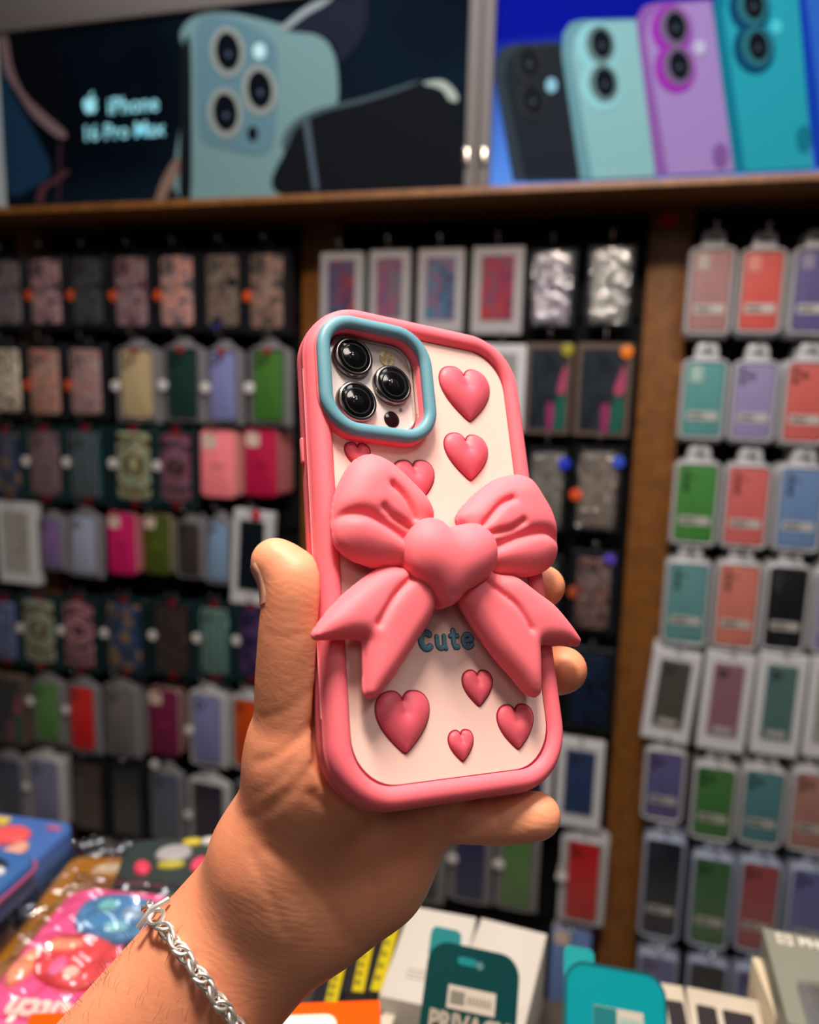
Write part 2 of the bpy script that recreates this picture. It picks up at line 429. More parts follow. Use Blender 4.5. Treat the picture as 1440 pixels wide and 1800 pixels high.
def on_sign_text(t, body, px, py, hpx, m, h=.003, bold=.0002):
    a = L2(px, py); b = L2(px, py + hpx); size = abs(a[1] - b[1]) * 1.4
    V, F = text_mb(body, size, .001, bold); o = mesh_obj('lettering', [(v[0] * .97 + a[0], v[1] + a[1], v[2] + h) for v in V], F, m, t, False); return o
ML = E((130, 196, 210), 0.8)
on_sign_text(t1, 'iPhone', 235, 186, 30, ML); on_sign_text(t1, '16 Pro Max', 217, 232, 28, ML)
# fruit mark before the first word
ax, ay = L2(160, 186); r = .016
ap = MB(); ap.prism([tuple(q[:2]) for q in spline([(ax, ay + r * .75), (ax + r * .6, ay + r * .95), (ax + r, ay + r * .6), (ax + r * .72, ay + r * .15), (ax + r * .98, ay - r * .35), (ax + r * .5, ay - r * 1.0), (ax, ay - r * .88), (ax - r * .5, ay - r), (ax - r, ay - r * .2), (ax - r, ay + r * .5), (ax - r * .55, ay + r * .95)], 4)], .002, .0035)
ap.prism([tuple(q[:2]) for q in spline([(ax, ay + r * 1.05), (ax + r * .1, ay + r * 1.4), (ax + r * .5, ay + r * 1.7), (ax + r * .45, ay + r * 1.3)], 4)], .002, .0035)
ap.build('fruit_mark', ML, t1)

t2, xc, xd = poster('lightbox_sign', 'blue backlit sign showing a row of five coloured phones above the shelf', 862, 1900, 0)
def mat_grad():
    m = bpy.data.materials.new('blue_print'); m.use_nodes = True; nt = m.node_tree; b = nt.nodes['Principled BSDF']; b.inputs['Roughness'].default_value = .8; b.inputs['Specular IOR Level'].default_value = .02
    tc = nt.nodes.new('ShaderNodeTexCoord'); sx = nt.nodes.new('ShaderNodeSeparateXYZ'); r = nt.nodes.new('ShaderNodeValToRGB')
    r.color_ramp.elements[0].position = 0.0; r.color_ramp.elements[0].color = srgb((72, 120, 200)) + (1,)
    r.color_ramp.elements[1].position = .26; r.color_ramp.elements[1].color = srgb((3, 12, 118)) + (1,)
    nt.links.new(tc.outputs['Object'], sx.inputs[0]); nt.links.new(sx.outputs['Y'], r.inputs[0]); nt.links.new(r.outputs[0], b.inputs['Base Color'])
    nt.links.new(r.outputs[0], b.inputs['Emission Color']); b.inputs['Emission Strength'].default_value = .22; return m
MB().prism(rectq(xc, xd, 0, TOPZ), -0.06, 0, 0.0).build('sign_face', mat_grad(), t2, smooth=False)
MB().prism(rectq(L2(818, 300)[0], L2(840, 300)[0] - .001, 0, zf + .10), -0.06, 0.012, 0.003).build('frame_rail', M_FR, t1)
MB().prism(rectq(L2(840, 300)[0] + .001, xc, 0, TOPZ), -0.06, 0.012, 0.003).build('frame_rail', M_FR, t2)
for tt, pxx in ((t1, 822), (t2, 852)):
    c = L2(pxx, 280); MB().prism(rrect(c[0], c[1], .006, .016, .005), .012, .018, .002).build('clip', mat((170, 160, 152), .2, .9), tt, label='shiny metal clip')
def dk_(c, f): return tuple(int(v * f) for v in c)
def tphone(top, bot, body, side, lensx, glow=None, flash=None, dark=False, lab=None, kk=.24):
    (x0, y0), (x1, y1) = top; (x2, y2), (x3, y3) = bot       # top-left, top-right, bottom-left, bottom-right
    body = dk_(body, .84); side = dk_(side, .84); m = E(body, kk); ms = E(side, kk)
    w = 22
    layer(t2, 'printed_phone', [(x2, y2), (x0, y0 + 60), (x0 + 2, y0 + 25), (x0 + 14, y0 + 6), (x0 + 34, y0), (x1, y1), (x3, y3)], .001, ms, lab)
    layer(t2, 'printed_phone_back', [(x2 + w, y2), (x0 + w * .8, y0 + 60), (x0 + w, y0 + 30), (x0 + w + 14, y0 + 12), (x0 + w + 34, y0 + 5), (x1, y1 + 5), (x3, y3)], .0025, m)
    for i, (cx, cy) in enumerate(lensx):
        if glow: layer(t2, 'printed_camera_mount', ell(cx - 5, cy + 4, 36, 44, -.15), .0035 + i * .0002, E(glow, kk), smooth=True)
    for cx, cy in lensx:
        layer(t2, 'printed_lens_ring', ell(cx, cy, 26, 34, -.15), .0045, E(tuple(int(v * .55 + 20) for v in body), kk), smooth=True)
        layer(t2, 'printed_lens', ell(cx + 2, cy - 1, 17, 25, -.15), .006, E((10, 14, 22) if not dark else (18, 21, 26), kk), smooth=True)
        layer(t2, 'printed_lens_glint', ell(cx + 2, cy + 3, 4, 5), .0072, E((50, 60, 74), kk), smooth=True)
    if flash: layer(t2, 'printed_flash', ell(flash[0], flash[1], 10, 13), .0045, E(flash[2], kk), smooth=True)
tphone(((870, 78), (985, 74)), ((902, 318), (1020, 316)), (32, 38, 46), (46, 58, 68), [(930, 113), (936, 178)], None, (970, 152, (112, 160, 180)), True, 'black phone back printed on the blue sign', .15)
tphone(((988, 36), (1118, 34)), ((1020, 316), (1152, 310)), (128, 178, 184), (98, 146, 158), [(1056, 80), (1062, 148)], (112, 164, 172), None, lab='pale mint phone back printed on the blue sign')
tphone(((1118, 6), (1250, 0)), ((1152, 309), (1290, 302)), (150, 126, 186), (130, 84, 160), [(1186, 50), (1192, 118)], (120, 36, 140), (1230, 86, (150, 150, 176)), lab='lilac phone back printed on the blue sign')
tphone(((1254, -34), (1400, -40)), ((1288, 302), (1428, 296)), (34, 150, 172), (14, 112, 140), [(1322, 12), (1330, 84)], (6, 54, 84), (1364, 50, (60, 160, 176)), lab='turquoise phone back printed on the blue sign')
tphone(((1398, -70), (1560, -76)), ((1432, 296), (1590, 290)), (40, 96, 190), (14, 58, 170), [(1470, -20), (1476, 60)], None, None, lab='deep blue phone back printed on the blue sign')
layer(t2, 'printed_mark', ell(1266, 275, 14, 22), .0045, E((96, 66, 120), .4), smooth=True)
layer(t2, 'printed_mark', ell(1412, 245, 13, 24), .0045, E((12, 90, 108), .4), smooth=True)

# ================================================================== HANGING GOODS
RX = Euler((PI / 2, 0, 0)).to_matrix().to_4x4()
M_CLEAR = mat_film(0.015, 0.12)
M_CLEAR2 = mat_film(0.12, 0.16, 0.6, 50)
M_RIM = mat((176, 176, 180), 0.28, coat=.3)
M_SHELF_SHADE = mat((158, 154, 156), .5)  # white carton greyed: shade under the shelf painted into the top row
M_RIM2 = mat((120, 118, 122), 0.3, coat=.3)
M_WIRE = mat((200, 200, 205), 0.1, 1.0)
M_STRIP = mat((190, 188, 184), .4)
def dk(c, f): return tuple(max(0, min(255, int(v * f))) for v in c)

def phone_back(mb_parent, w, h, y, h0, h1, color, lens='dots', pm=None, lensc=None, r=.011):
    """a phone case back shape with its camera opening, returned as the part and sub-parts"""
    c = MB().prism(rrect(0, y, w / 2, h / 2, r), h0, h1, .002, 2).build('phone_case_back', pm or mat(color, .5), mb_parent)
    lc = lensc or dk(color, .38)
    X = -w / 2 + w * .27; Yt = y + h / 2 - w * .28
    b = MB()
    if lens == 'dots':
        for dx, dy in ((-.1, .08), (.12, -.03), (-.1, -.17)): b.disc_lathe(X + dx * w, Yt + dy * w, [(w * .085, h1), (w * .085, h1 + .0015), (w * .03, h1 + .0018)], 12)
    elif lens == 'row':
        for k in range(3): b.disc_lathe(X - w * .05, Yt + w * .06 - k * w * .21, [(w * .085, h1), (w * .07, h1 + .0015), (w * .03, h1 + .0018)], 12)
        b.disc_lathe(X + w * .14, Yt - w * .03, [(w * .045, h1), (w * .045, h1 + .0012), (w * .02, h1 + .0013)], 10)
    elif lens == 'plate':
        b.prism(rrect(X, Yt - w * .02, w * .16, w * .22, w * .06), h1, h1 + .0018, .0006, 1)
    elif lens == 'hole':
        b.prism(rrect(X, Yt, w * .2, w * .2, w * .09), h1, h1 + .001, 0)
    if lens: b.build('camera_opening', mat(lc, .35), c)
    return c
FLORAL = {}
def pack(spec, w, h, section):
    """build one hanging product at the origin: local x right, y up, z towards the aisle; origin at its centre top"""
    typ, col = spec['t'], spec['c']
    t = thing(spec['name'], '', spec['cat'])
    if typ == 'blister':
        g_ = sum(col) / 3; col = tuple(int(v * .80 + g_ * .17) for v in col)
        d = .018
        hw = w / 2 * .97; hh = h
        sh = .030
        o = [(-hw, -h + .010), (-hw + .010, -h), (hw - .010, -h), (hw, -h + .010), (hw, -sh - .012), (hw - .012, -sh), (hw * .52, -sh + .002), (hw * .48, -.008), (hw * .36, 0), (-hw * .36, 0), (-hw * .48, -.008), (-hw * .52, -sh + .002), (-hw + .012, -sh), (-hw, -sh - .012)]
        MB().prism(o, 0, d * .6, .004, 2).build('tray', spec.get('rim', M_RIM), t)
        iw, ih = w * .78, h - sh - .022
        MB().sweep(rrect(0, -sh - .008 - ih / 2, iw / 2 + .004, ih / 2 + .004, .012), [(-.0025, d * .6 - .001), (-.0025, d), (0, d + .002), (.003, d), (.0045, d * .6 - .001)]).build('tray_rim', spec.get('rim', M_RIM), t)
        c = phone_back(t, iw, ih, -sh - .008 - ih / 2, d * .6, d * .95, col, spec.get('lens', 'dots'), None, spec.get('lc'), .009)
        sy = -sh - .008 - ih * .72
        ls = MB().prism(rrect(0, sy, iw * .40, .0085, .003), d * .95, d * .95 + .0006).build('label_strip', M_STRIP, c)
        MB().prism(rectq(-iw * .33, iw * .04, sy - .003, sy + .003), d * .95 + .0006, d * .95 + .001).build('label_print', mat((96, 94, 92), .5), ls)
        for k in range(3): MB().prism(rectq(-iw * .36, iw * .36, sy - .020 - k * .007, sy - .0188 - k * .007), d * .95, d * .95 + .0004).build('small_print', mat(tuple(min(255, v + 28) for v in col), .5), c) if k < 3 else None
        MB().prism(rrect(0, -.015, .013, .003, .003), d * .6, d * .6 + .0006).build('hang_slot', mat((70, 70, 74), .5), t)
        MB().prism(rrect(0, -sh - .008 - ih / 2, iw / 2 + .001, ih / 2 + .001, .010), d + .0015, d + .0022).build('clear_window', M_CLEAR, t)
    elif typ in ('dark', 'trim'):
        d = .022
        cc = (24, 26, 32) if typ == 'dark' else (16, 40, 46)
        MB().prism(rrect(0, -h / 2, w / 2, h / 2, .004), 0, d, .002, 1).build('carton', mat((22, 24, 30), .35, coat=.2), t)
        if typ == 'trim': MB().sweep(rrect(0, -h / 2, w / 2 - .003, h / 2 - .003, .004), [(-.002, d - .001), (-.002, d + .001), (.002, d + .001), (.002, d - .001)]).build('teal_trim', mat((18, 62, 64), .4), t)
        c = phone_back(t, w * .70, h * .84, -h / 2, d, d + .006, col[0], spec.get('lens', 'dots'), mat_pattern(punch(col), spec.get('sc', 60) * .62, .4, spec.get('pk', 'noise')), (40, 38, 40), .009)
        MB().prism(rrect(0, -h / 2, w * .36, h * .43, .010), d + .0085, d + .0092).build('clear_window', M_CLEAR, t)
        if typ == 'trim':
            MB().prism(rrect(0, -.006, .011, .008, .003), d + .001, d + .002).build('red_tab', mat((120, 18, 34), .4), t)
            MB().prism(rrect(0, -h + .006, .011, .008, .003), d + .001, d + .002).build('red_tab', mat((120, 18, 34), .4), t)
        MB().tube([(0, -.002, d * .3), (0, .014, d * .3)], .005, 8, True, .2).build('hang_tab', mat((70, 70, 74), .3), t)
    elif typ == 'silver':
        d = .020
        hw = w / 2; o = [(-hw, -h), (hw, -h), (hw, -.030)] + [(hw * .82, -.022), (hw * .42, -.012), (hw * .30, -.002), (hw * .22, 0), (-hw * .22, 0), (-hw * .30, -.002), (-hw * .42, -.012), (-hw * .82, -.022)] + [(-hw, -.030)]
        MB().prism(o, 0, d * .55, .003, 2).build('tray', spec.get('rim', M_RIM2), t)
        c = phone_back(t, w * .66, h * .80, -h * .54, d * .55, d, col, spec.get('lens', 'dots'), None, spec.get('lc'))
        MB().sweep(rrect(0, -h * .54, w * .40, h * .43, .012), [(-.0015, d * .55), (-.0015, d + .001), (.0015, d + .001), (.002, d * .55)]).build('tray_rim', spec.get('rim', M_RIM2), t)
        MB().prism(rrect(0, -h * .54, w * .37, h * .42, .012), d + .002, d + .0027).build('clear_window', M_CLEAR, t)
        if spec.get('knob', True): MB().disc_lathe(0, -.028, [(.009, d), (.009, d + .006), (.006, d + .009), (.002, d + .0095)], 14).build('red_lock', mat((140, 24, 34), .35), t)
    elif typ == 'bare':
        c = phone_back(t, w, h, -h / 2, .0055, .010, col, 'hole', None, (214, 190, 178), .013)
        MB().prism(rrect(0, -h / 2 - .004, w * .2, .006, .003), .010, .0104).build('printed_mark', mat(dk(col, .86) if sum(col) > 200 else dk(col, 1.3)), c)
        MB().prism(rrect(0, -h / 2, w / 2, h / 2, .013), -.003, .0054, 0).build('lining', mat((186, 166, 152)), t)
    elif typ == 'frame':
        d = .022
        MB().prism(rrect(0, -h / 2, w / 2, h / 2, .003), 0, d, .0015, 1).build('carton', spec.get('rim', mat((196, 196, 200), .45)), t)
        wn = MB().prism(rrect(0, -h * .47, w * .32, h * .37, .004), d, d + .001, 0).build('window_recess', mat_pattern(col, spec.get('sc', 25), .3, spec.get('pk', 'noise')) if isinstance(col, list) else mat(col, .35), t)
        if spec.get('lens'):
            b = MB()
            for dx, dy in ((-.16, .0), (-.05, -.06), (-.16, -.12)): b.disc_lathe(dx * w, -h * .17 + dy * w, [(w * .05, d + .001), (w * .05, d + .003), (w * .02, d + .003)], 12)
            b.build('camera_opening', mat((60, 58, 62), .3), wn)
        if spec.get('strip'): MB().prism(rrect(0, -h * .78, w * .2, .006, .002), d + .001, d + .0018).build('label_strip', M_STRIP, wn)
        MB().prism(rrect(0, -h * .47, w * .325, h * .375, .004), d + .0032, d + .0038).build('clear_window', M_CLEAR, t)
    elif typ == 'glitter':
        d = .02
        MB().prism(rrect(0, -h / 2, w / 2, h / 2, .004), 0, d * .6, .002, 1).build('card', mat((20, 22, 26), .4), t)
        c = phone_back(t, w * .74, h * .86, -h / 2, d * .6, d, col[0], 'dots', mat_pattern(col, spec.get('sc', 35), .25), (90, 88, 86))
        b = MB()
        for j in range(12): b.box(-w * .34 + j * w * .058, -w * .34 + j * w * .058 + .004, -h * .96, -h * .90, d * .6, d * .6 + .0006)
        b.build('illegible_lettering', mat((170, 168, 160), .4), t, smooth=False)
        MB().prism(rrect(0, -h / 2, w * .42, h * .46, .012), d + .002, d + .004, .001, 1).build('clear_window', M_CLEAR2, t)
    elif typ == 'art':
        d = .024
        MB().prism(rrect(0, -h / 2, w / 2, h / 2, .003), 0, d, .0015, 1).build('carton', mat((96, 80, 70), .4), t)
        pan = MB().prism(rrect(0, -h / 2, w * .41, h * .44, .003), d, d + .001).build('art_panel', mat_pattern([(28, 34, 40), (40, 48, 58), (36, 52, 60)], 14, .35), t)
        MB().prism([tuple(q[:2]) for q in spline([(w * .36, -h * .22), (w * .2, -h * .5), (w * .3, -h * .55), (w * .38, -h * .5)], 4)], d + .001, d + .0016).build('art_shape', mat((176, 74, 110)), pan)
        MB().prism([tuple(q[:2]) for q in spline([(w * .0, -h * .66), (w * .02, -h * .93), (w * .12, -h * .93), (w * .14, -h * .68)], 4)], d + .001, d + .0016).build('art_shape', mat((150, 46, 104)), pan)
        MB().prism([tuple(q[:2]) for q in spline([(w * .2, -h * .6), (w * .17, -h * .92), (w * .36, -h * .92), (w * .38, -h * .6)], 4)], d + .001, d + .0014).build('art_shape', mat((20, 96, 82)), pan)
        MB().prism(rrect(0, -h / 2, w * .42, h * .45, .003), d + .0025, d + .0032).build('clear_window', M_CLEAR, t)
    for (kind, x, y, c_) in spec.get('st', []):
        MB().disc_lathe(x * w, y * h, [(.0125, .026), (.0125, .0275), (.011, .028)], 14).build('price_sticker', mat(c_, .4), t)
    return t

ROW = ['top', 'second', 'third', 'fourth', 'fifth', 'sixth', 'seventh', 'eighth']
COUNT = ['first', 'second', 'third', 'fourth', 'fifth', 'sixth', 'seventh', 'eighth']
OR, WH, BLU = (214, 84, 40), (214, 208, 206), (40, 60, 200)
def row(section, ri, items, side_words):
    n = len(items)
    for k, it in enumerate(items):
        cx, y0, y1, wpx, typ, col, desc = it[:7]; ex = it[7] if len(it) > 7 else {}
        cy = (y0 + y1) / 2; Y = ex.get('Y', PY) - 0.0
        w = abs(on_y(cx + wpx / 2, cy, Y).x - on_y(cx - wpx / 2, cy, Y).x); h = on_y(cx, y0, Y).z - on_y(cx, y1, Y).z
        P = on_y(cx, cy, Y)
        name = {'blister': 'phone_case_pack', 'silver': 'phone_case_pack', 'dark': 'phone_case_box', 'trim': 'phone_case_box', 'bare': 'silicone_phone_case', 'frame': 'phone_case_box', 'glitter': 'phone_case_pack', 'art': 'phone_case_box'}[typ]
        cat = 'phone case' if typ == 'bare' else 'phone case pack'
        sp = dict(t=typ, c=col, name=name, cat=cat, **ex)
        t = pack(sp, w, h, section)
        t.matrix_world = Matrix.Translation((P.x, Y + .022, P.z + h / 2)) @ RX @ Euler((ex.get('lean', 0), 0, ex.get('tilt', 0))).to_matrix().to_4x4()
        pos = side_words(k, n)
        room = 16 - len(desc.split())
        full = '%s, %s row %s, %s' % (desc, ROW[ri], section, pos); mid_ = '%s, %s row %s' % (desc, ROW[ri], section)
        t['label'] = full if len(full.split()) <= 16 else (mid_ if len(mid_.split()) <= 16 else desc)
        t['group'] = 'phone case packs hanging %s' % section
        nb = ex.get('back', 0)
        for j in range(nb):
            c2 = copy_tree(t); g = .026 if typ == 'blister' else .031 if typ != 'bare' else .0142
            c2.location = t.location + Vector(((-.002 if P.x > .3 else .002) * (j + 1), g * (j + 1), 0.0))
            c2['label'] = '%s behind the front %s' % (['pack right', 'pack second', 'pack third', 'pack fourth'][j] if typ != 'bare' else ['case right', 'case second', 'case third', 'case fourth'][j], desc)
            c2['group'] = 'stack behind the front %s' % desc
        # the peg that carries the stack
        zp = P.z + h / 2 - .010 if typ in ('blister',) else P.z + h / 2 + .004
        pg = MB().tube([(P.x, WY - .013, zp + .006), (P.x, Y - .012, zp + .006), (P.x, Y - .018, zp + .010), (P.x, Y - .020, zp + .018)], .0022, 6)
        pg.tube([(P.x, Y - .020, zp + .015), (P.x, Y - .020, zp + .017), (P.x, Y - .020, zp + .020), (P.x, Y - .020, zp + .022)], [.001, .0036, .0036, .001], 10)  # ball end added to the hook to catch lamp glints
        pe = pg.build('display_hook', M_WIRE)
        tag(pe, 'metal hook holding the %s' % desc, 'hook', 'display hooks %s' % section)
def leftwords(k, n): return '%s from left edge' % COUNT[k]
def midwords(k, n): return '%s from right post' % COUNT[n - 1 - k]
def rightwords(k, n): return '%s from right post' % COUNT[k]
LS, MS_, RS = 'of left panel', 'of middle panel', 'of right panel'
D = lambda *c: list(c)
st_o = [('o', -.42, -.55, OR)]
row(LS, 0, [
 (12, 450, 580, 66, 'dark', D((70, 70, 80), (130, 116, 120), (96, 88, 96)), 'dark box with a grey mauve printed phone case', dict(st=st_o)),
 (82, 446, 580, 68, 'dark', D((66, 70, 110), (140, 104, 122), (150, 120, 120)), 'dark box with a mauve and blue printed phone case', dict(st=st_o)),
 (155, 444, 580, 68, 'dark', D((44, 46, 52), (70, 72, 78), (56, 58, 62)), 'dark box with a charcoal printed phone case', dict(st=st_o)),
 (232, 442, 584, 74, 'dark', D((100, 84, 96), (150, 100, 112), (120, 104, 108)), 'dark box with a dusty pink printed phone case', dict(st=st_o)),
 (312, 440, 584, 76, 'dark', D((160, 130, 122), (140, 136, 146), (172, 120, 108)), 'dark box with a peach and grey printed phone case', dict(st=st_o)),
 (392, 438, 586, 76, 'dark', D((84, 82, 84), (140, 130, 122), (90, 70, 60)), 'dark box with a grey brown phone case and orange dot', dict(st=[('o', .22, -.40, OR), ('b', -.15, -.88, BLU)])),
 (470, 436, 590, 78, 'dark', D((150, 146, 142), (100, 92, 88), (120, 90, 76)), 'dark box with a pale smoke printed phone case', dict(st=st_o)),
], leftwords)
row(LS, 1, [
 (12, 604, 734, 66, 'dark', D((150, 140, 124), (96, 88, 80), (176, 164, 148)), 'dark box with a cream floral phone case', dict(pk='voronoi', sc=90)),
 (80, 604, 738, 68, 'dark', D((190, 110, 84), (190, 176, 168), (150, 90, 76)), 'dark box with an orange floral phone case', dict(st=st_o, sc=90)),
 (152, 604, 738, 70, 'dark', D((196, 140, 144), (200, 184, 180), (120, 72, 78)), 'dark box with a pink and white floral phone case', dict(st=st_o, sc=110)),
 (238, 596, 744, 78, 'silver', (206, 184, 142), 'clear pack with a tan phone case and red lock', dict(st=[('w', -.42, -.56, WH)])),
 (318, 594, 744, 76, 'silver', (18, 58, 50), 'clear pack with a dark green phone case and red lock', dict(st=[('w', -.40, -.56, WH)])),
 (390, 598, 748, 66, 'silver', (140, 144, 200), 'clear pack with a lavender phone case and red lock', dict(st=[('w', -.42, -.56, WH)])),
 (470, 596, 750, 76, 'silver', (70, 124, 46), 'clear pack with a grass green phone case and red lock', dict(st=[('w', -.40, -.56, WH)])),
], leftwords)
stw = [('w', -.46, -.48, WH)]
row(LS, 2, [
 (12, 752, 876, 64, 'trim', D((36, 58, 84), (140, 110, 70), (30, 44, 70)), 'black box with a navy and gold patterned phone case', dict(pk='voronoi', sc=45)),
 (80, 750, 880, 70, 'trim', D((100, 80, 88), (140, 110, 112), (88, 70, 80)), 'black box with a mauve lace patterned phone case', dict(st=stw, pk='voronoi', sc=90)),
 (152, 750, 884, 72, 'trim', D((40, 88, 96), (140, 60, 80), (60, 120, 128)), 'black box with a teal and red patterned phone case', dict(st=stw, pk='wave', sc=16)),
 (236, 750, 888, 78, 'trim', D((160, 170, 140), (180, 140, 70), (130, 150, 130)), 'black box with a pale green mandala phone case', dict(st=stw, pk='rings', sc=14)),
 (310, 754, 892, 70, 'trim', D((150, 80, 98), (130, 90, 90), (96, 80, 110)), 'black box with a rose pink patterned phone case', dict(st=stw, pk='rings', sc=16)),
 (378, 758, 876, 60, 'bare', (244, 128, 138), 'bare pink silicone phone case', dict(back=4)),
 (454, 756, 874, 58, 'bare', (176, 20, 66), 'bare crimson silicone phone case', dict(back=4)),
], leftwords)
row(LS, 3, [
 (30, 884, 1026, 68, 'frame', D((176, 174, 168), (196, 194, 188), (160, 158, 154)), 'white box with a pale sketch print', dict(sc=30)),
 (87, 900, 1004, 46, 'silver', (140, 108, 172), 'clear pack with a violet phone case', dict(knob=False, back=1)),
 (146, 892, 1016, 60, 'silver', (176, 188, 214), 'clear pack with a pale blue phone case', dict(knob=False, tilt=-.03)),
 (208, 904, 1012, 48, 'bare', (190, 26, 94), 'bare magenta silicone phone case', dict(back=4)),
 (270, 906, 1012, 46, 'bare', (66, 78, 24), 'bare olive green silicone phone case', dict(back=4)),
 (330, 906, 1018, 52, 'silver', (64, 54, 50), 'clear pack with a brown black phone case', dict(knob=False, back=1)),
 (384, 902, 1030, 50, 'silver', (140, 170, 204), 'clear pack with a sky blue phone case', dict(knob=False, tilt=-.03)),
 (446, 900, 1066, 68, 'frame', (20, 28, 38), 'white framed box with a black phone case', dict(tilt=-.06, st=[('r', .1, -.03, (190, 30, 50))])),
], leftwords)
row(LS, 4, [
 (10, 1050, 1166, 50, 'trim', D((70, 100, 150), (120, 130, 170), (60, 70, 110)), 'black box with a light blue patterned phone case', {}),
 (70, 1046, 1174, 70, 'trim', D((150, 160, 140), (180, 140, 80), (120, 140, 130)), 'black box with a green cream mandala phone case', dict(st=stw, pk='rings', sc=15)),
 (140, 1048, 1180, 68, 'trim', D((160, 100, 118), (120, 80, 90), (170, 120, 130)), 'black box with a pink mandala phone case', dict(st=stw, pk='rings', sc=18)),
 (220, 1052, 1186, 76, 'trim', D((30, 60, 84), (150, 116, 70), (26, 50, 80)), 'black box with a navy phone case with gold florals', dict(st=stw, pk='voronoi', sc=40)),
 (304, 1056, 1190, 74, 'trim', D((40, 32, 36), (110, 80, 74), (30, 26, 34)), 'black box with a dark brown mandala phone case', dict(st=stw, pk='rings', sc=22)),
 (378, 1060, 1194, 66, 'trim', D((90, 134, 134), (60, 100, 108), (120, 150, 140)), 'black box with a teal striped phone case', dict(st=stw, pk='wave', sc=20)),
 (444, 1062, 1200, 58, 'trim', D((50, 38, 80), (100, 70, 120), (40, 34, 66)), 'black box with a purple patterned phone case', dict(st=stw, pk='voronoi', sc=60)),
], leftwords)
row(LS, 5, [
 (14, 1188, 1306, 60, 'art', (60, 60, 70), 'brown framed box with a dark artwork', {}),
 (80, 1186, 1310, 58, 'silver', (90, 150, 72), 'clear pack with a green phone case', dict(knob=False, st=[('w', -.42, -.40, WH)])),
 (142, 1192, 1326, 58, 'silver', (236, 12, 20), 'clear pack with a bright red phone case', dict(knob=False, st=[('w', -.42, -.44, WH)])),
 (210, 1194, 1332, 62, 'silver', (124, 118, 116), 'clear pack with a grey phone case', dict(knob=False, back=1)),
 (282, 1216, 1332, 52, 'bare', (104, 26, 60), 'bare burgundy silicone phone case', dict(back=3)),
 (362, 1206, 1350, 66, 'silver', (140, 146, 200), 'arched clear pack with a lavender phone case', dict(knob=False, rim=M_RIM, back=1, st=[('w', -.42, -.56, WH)])),
 (432, 1214, 1356, 60, 'silver', (226, 84, 24), 'clear pack with an orange phone case', dict(knob=False, rim=M_RIM)),
], leftwords)
row(LS, 6, [
 (12, 1322, 1440, 58, 'silver', (48, 66, 96), 'clear pack with a slate blue phone case', dict(knob=False, back=1)),
 (76, 1322, 1452, 66, 'silver', (136, 140, 184), 'clear pack with a lilac grey phone case', dict(knob=False, rim=M_RIM, back=1, st=[('w', -.42, -.5, WH)])),
 (156, 1336, 1462, 62, 'dark', D((52, 40, 36), (60, 46, 42)), 'dark box with a dark brown phone case', {}),
 (226, 1344, 1474, 62, 'dark', D((26, 28, 32), (32, 34, 38)), 'dark box with a plain black phone case', {}),
 (290, 1346, 1480, 58, 'silver', (88, 98, 122), 'clear pack with a blue grey phone case', dict(knob=False, st=[('w', -.25, .0, WH)])),
 (364, 1362, 1506, 74, 'silver', (36, 22, 56), 'arched clear pack with a deep purple phone case', dict(knob=False, rim=M_RIM, lean=0, st=[('w', -.42, -.52, WH)])),
 (440, 1366, 1500, 60, 'silver', (30, 34, 52), 'clear pack with an ink blue phone case', dict(knob=False, back=1)),
], leftwords)
row(LS, 7, [
 (30, 1470, 1600, 60, 'dark', D((30, 32, 40), (50, 52, 62)), 'dark box with a smoky phone case', {}),
 (100, 1474, 1604, 60, 'dark', D((24, 26, 30), (44, 40, 40)), 'dark box with a black brown phone case', {}),
 (176, 1480, 1610, 62, 'silver', (44, 46, 54), 'clear pack with a charcoal phone case', dict(knob=False, back=1)),
 (250, 1488, 1620, 62, 'dark', D((20, 22, 26), (36, 38, 44)), 'dark box with a graphite phone case', {}),
], leftwords)
AW = D((150, 60, 80), (60, 90, 120), (90, 60, 96), (170, 70, 60))
row(MS_, 0, [
 (600, 444, 580, 74, 'frame', AW, 'white box with a purple swirl art window', dict(rim=M_SHELF_SHADE)),
 (684, 440, 582, 70, 'frame', D((90, 80, 120), (150, 90, 110), (70, 110, 120)), 'white box with a pink swirl art window', dict(rim=M_SHELF_SHADE)),
 (774, 438, 586, 80, 'frame', D((160, 70, 80), (70, 120, 150), (90, 60, 90)), 'white box with a blue and red swirl art window', dict(rim=M_SHELF_SHADE)),
 (874, 434, 588, 90, 'frame', D((60, 90, 120), (170, 60, 60), (110, 60, 100)), 'white box with a red edged swirl art window', dict(rim=M_SHELF_SHADE)),
 (970, 436, 576, 84, 'glitter', D((110, 96, 122), (170, 160, 180), (80, 74, 96)), 'crinkled clear pack with a mauve glitter case', {}),
 (1072, 430, 574, 84, 'glitter', D((130, 132, 126), (150, 150, 144), (110, 112, 108)), 'crinkled clear pack with a grey glitter case', {}),
], midwords)
row(MS_, 1, [
 (880, 606, 760, 84, 'frame', (150, 150, 150), 'pale grey box with a plain window', {}),
 (964, 604, 764, 80, 'art', 0, 'brown framed box with a dark pink and green artwork', dict(st=[('y', .38, -.07, (150, 140, 40))])),
 (1060, 604, 768, 98, 'art', 0, 'brown framed box with dark artwork and an orange dot', dict(st=[('o', .38, -.09, (224, 120, 36))])),
], midwords)
row(MS_, 2, [
 (960, 788, 936, 74, 'glitter', D((110, 108, 102), (150, 146, 138), (90, 90, 86)), 'clear pack with a grey marbled case and blue dot', dict(sc=60, st=[('b', .4, -.17, BLU)])),
 (1050, 786, 938, 88, 'glitter', D((120, 108, 100), (160, 150, 140), (96, 84, 76)), 'clear pack with a brown marbled case and orange dot', dict(sc=60, st=[('b', .38, -.16, (54, 84, 200)), ('o', -.42, -.56, OR)])),
], midwords)
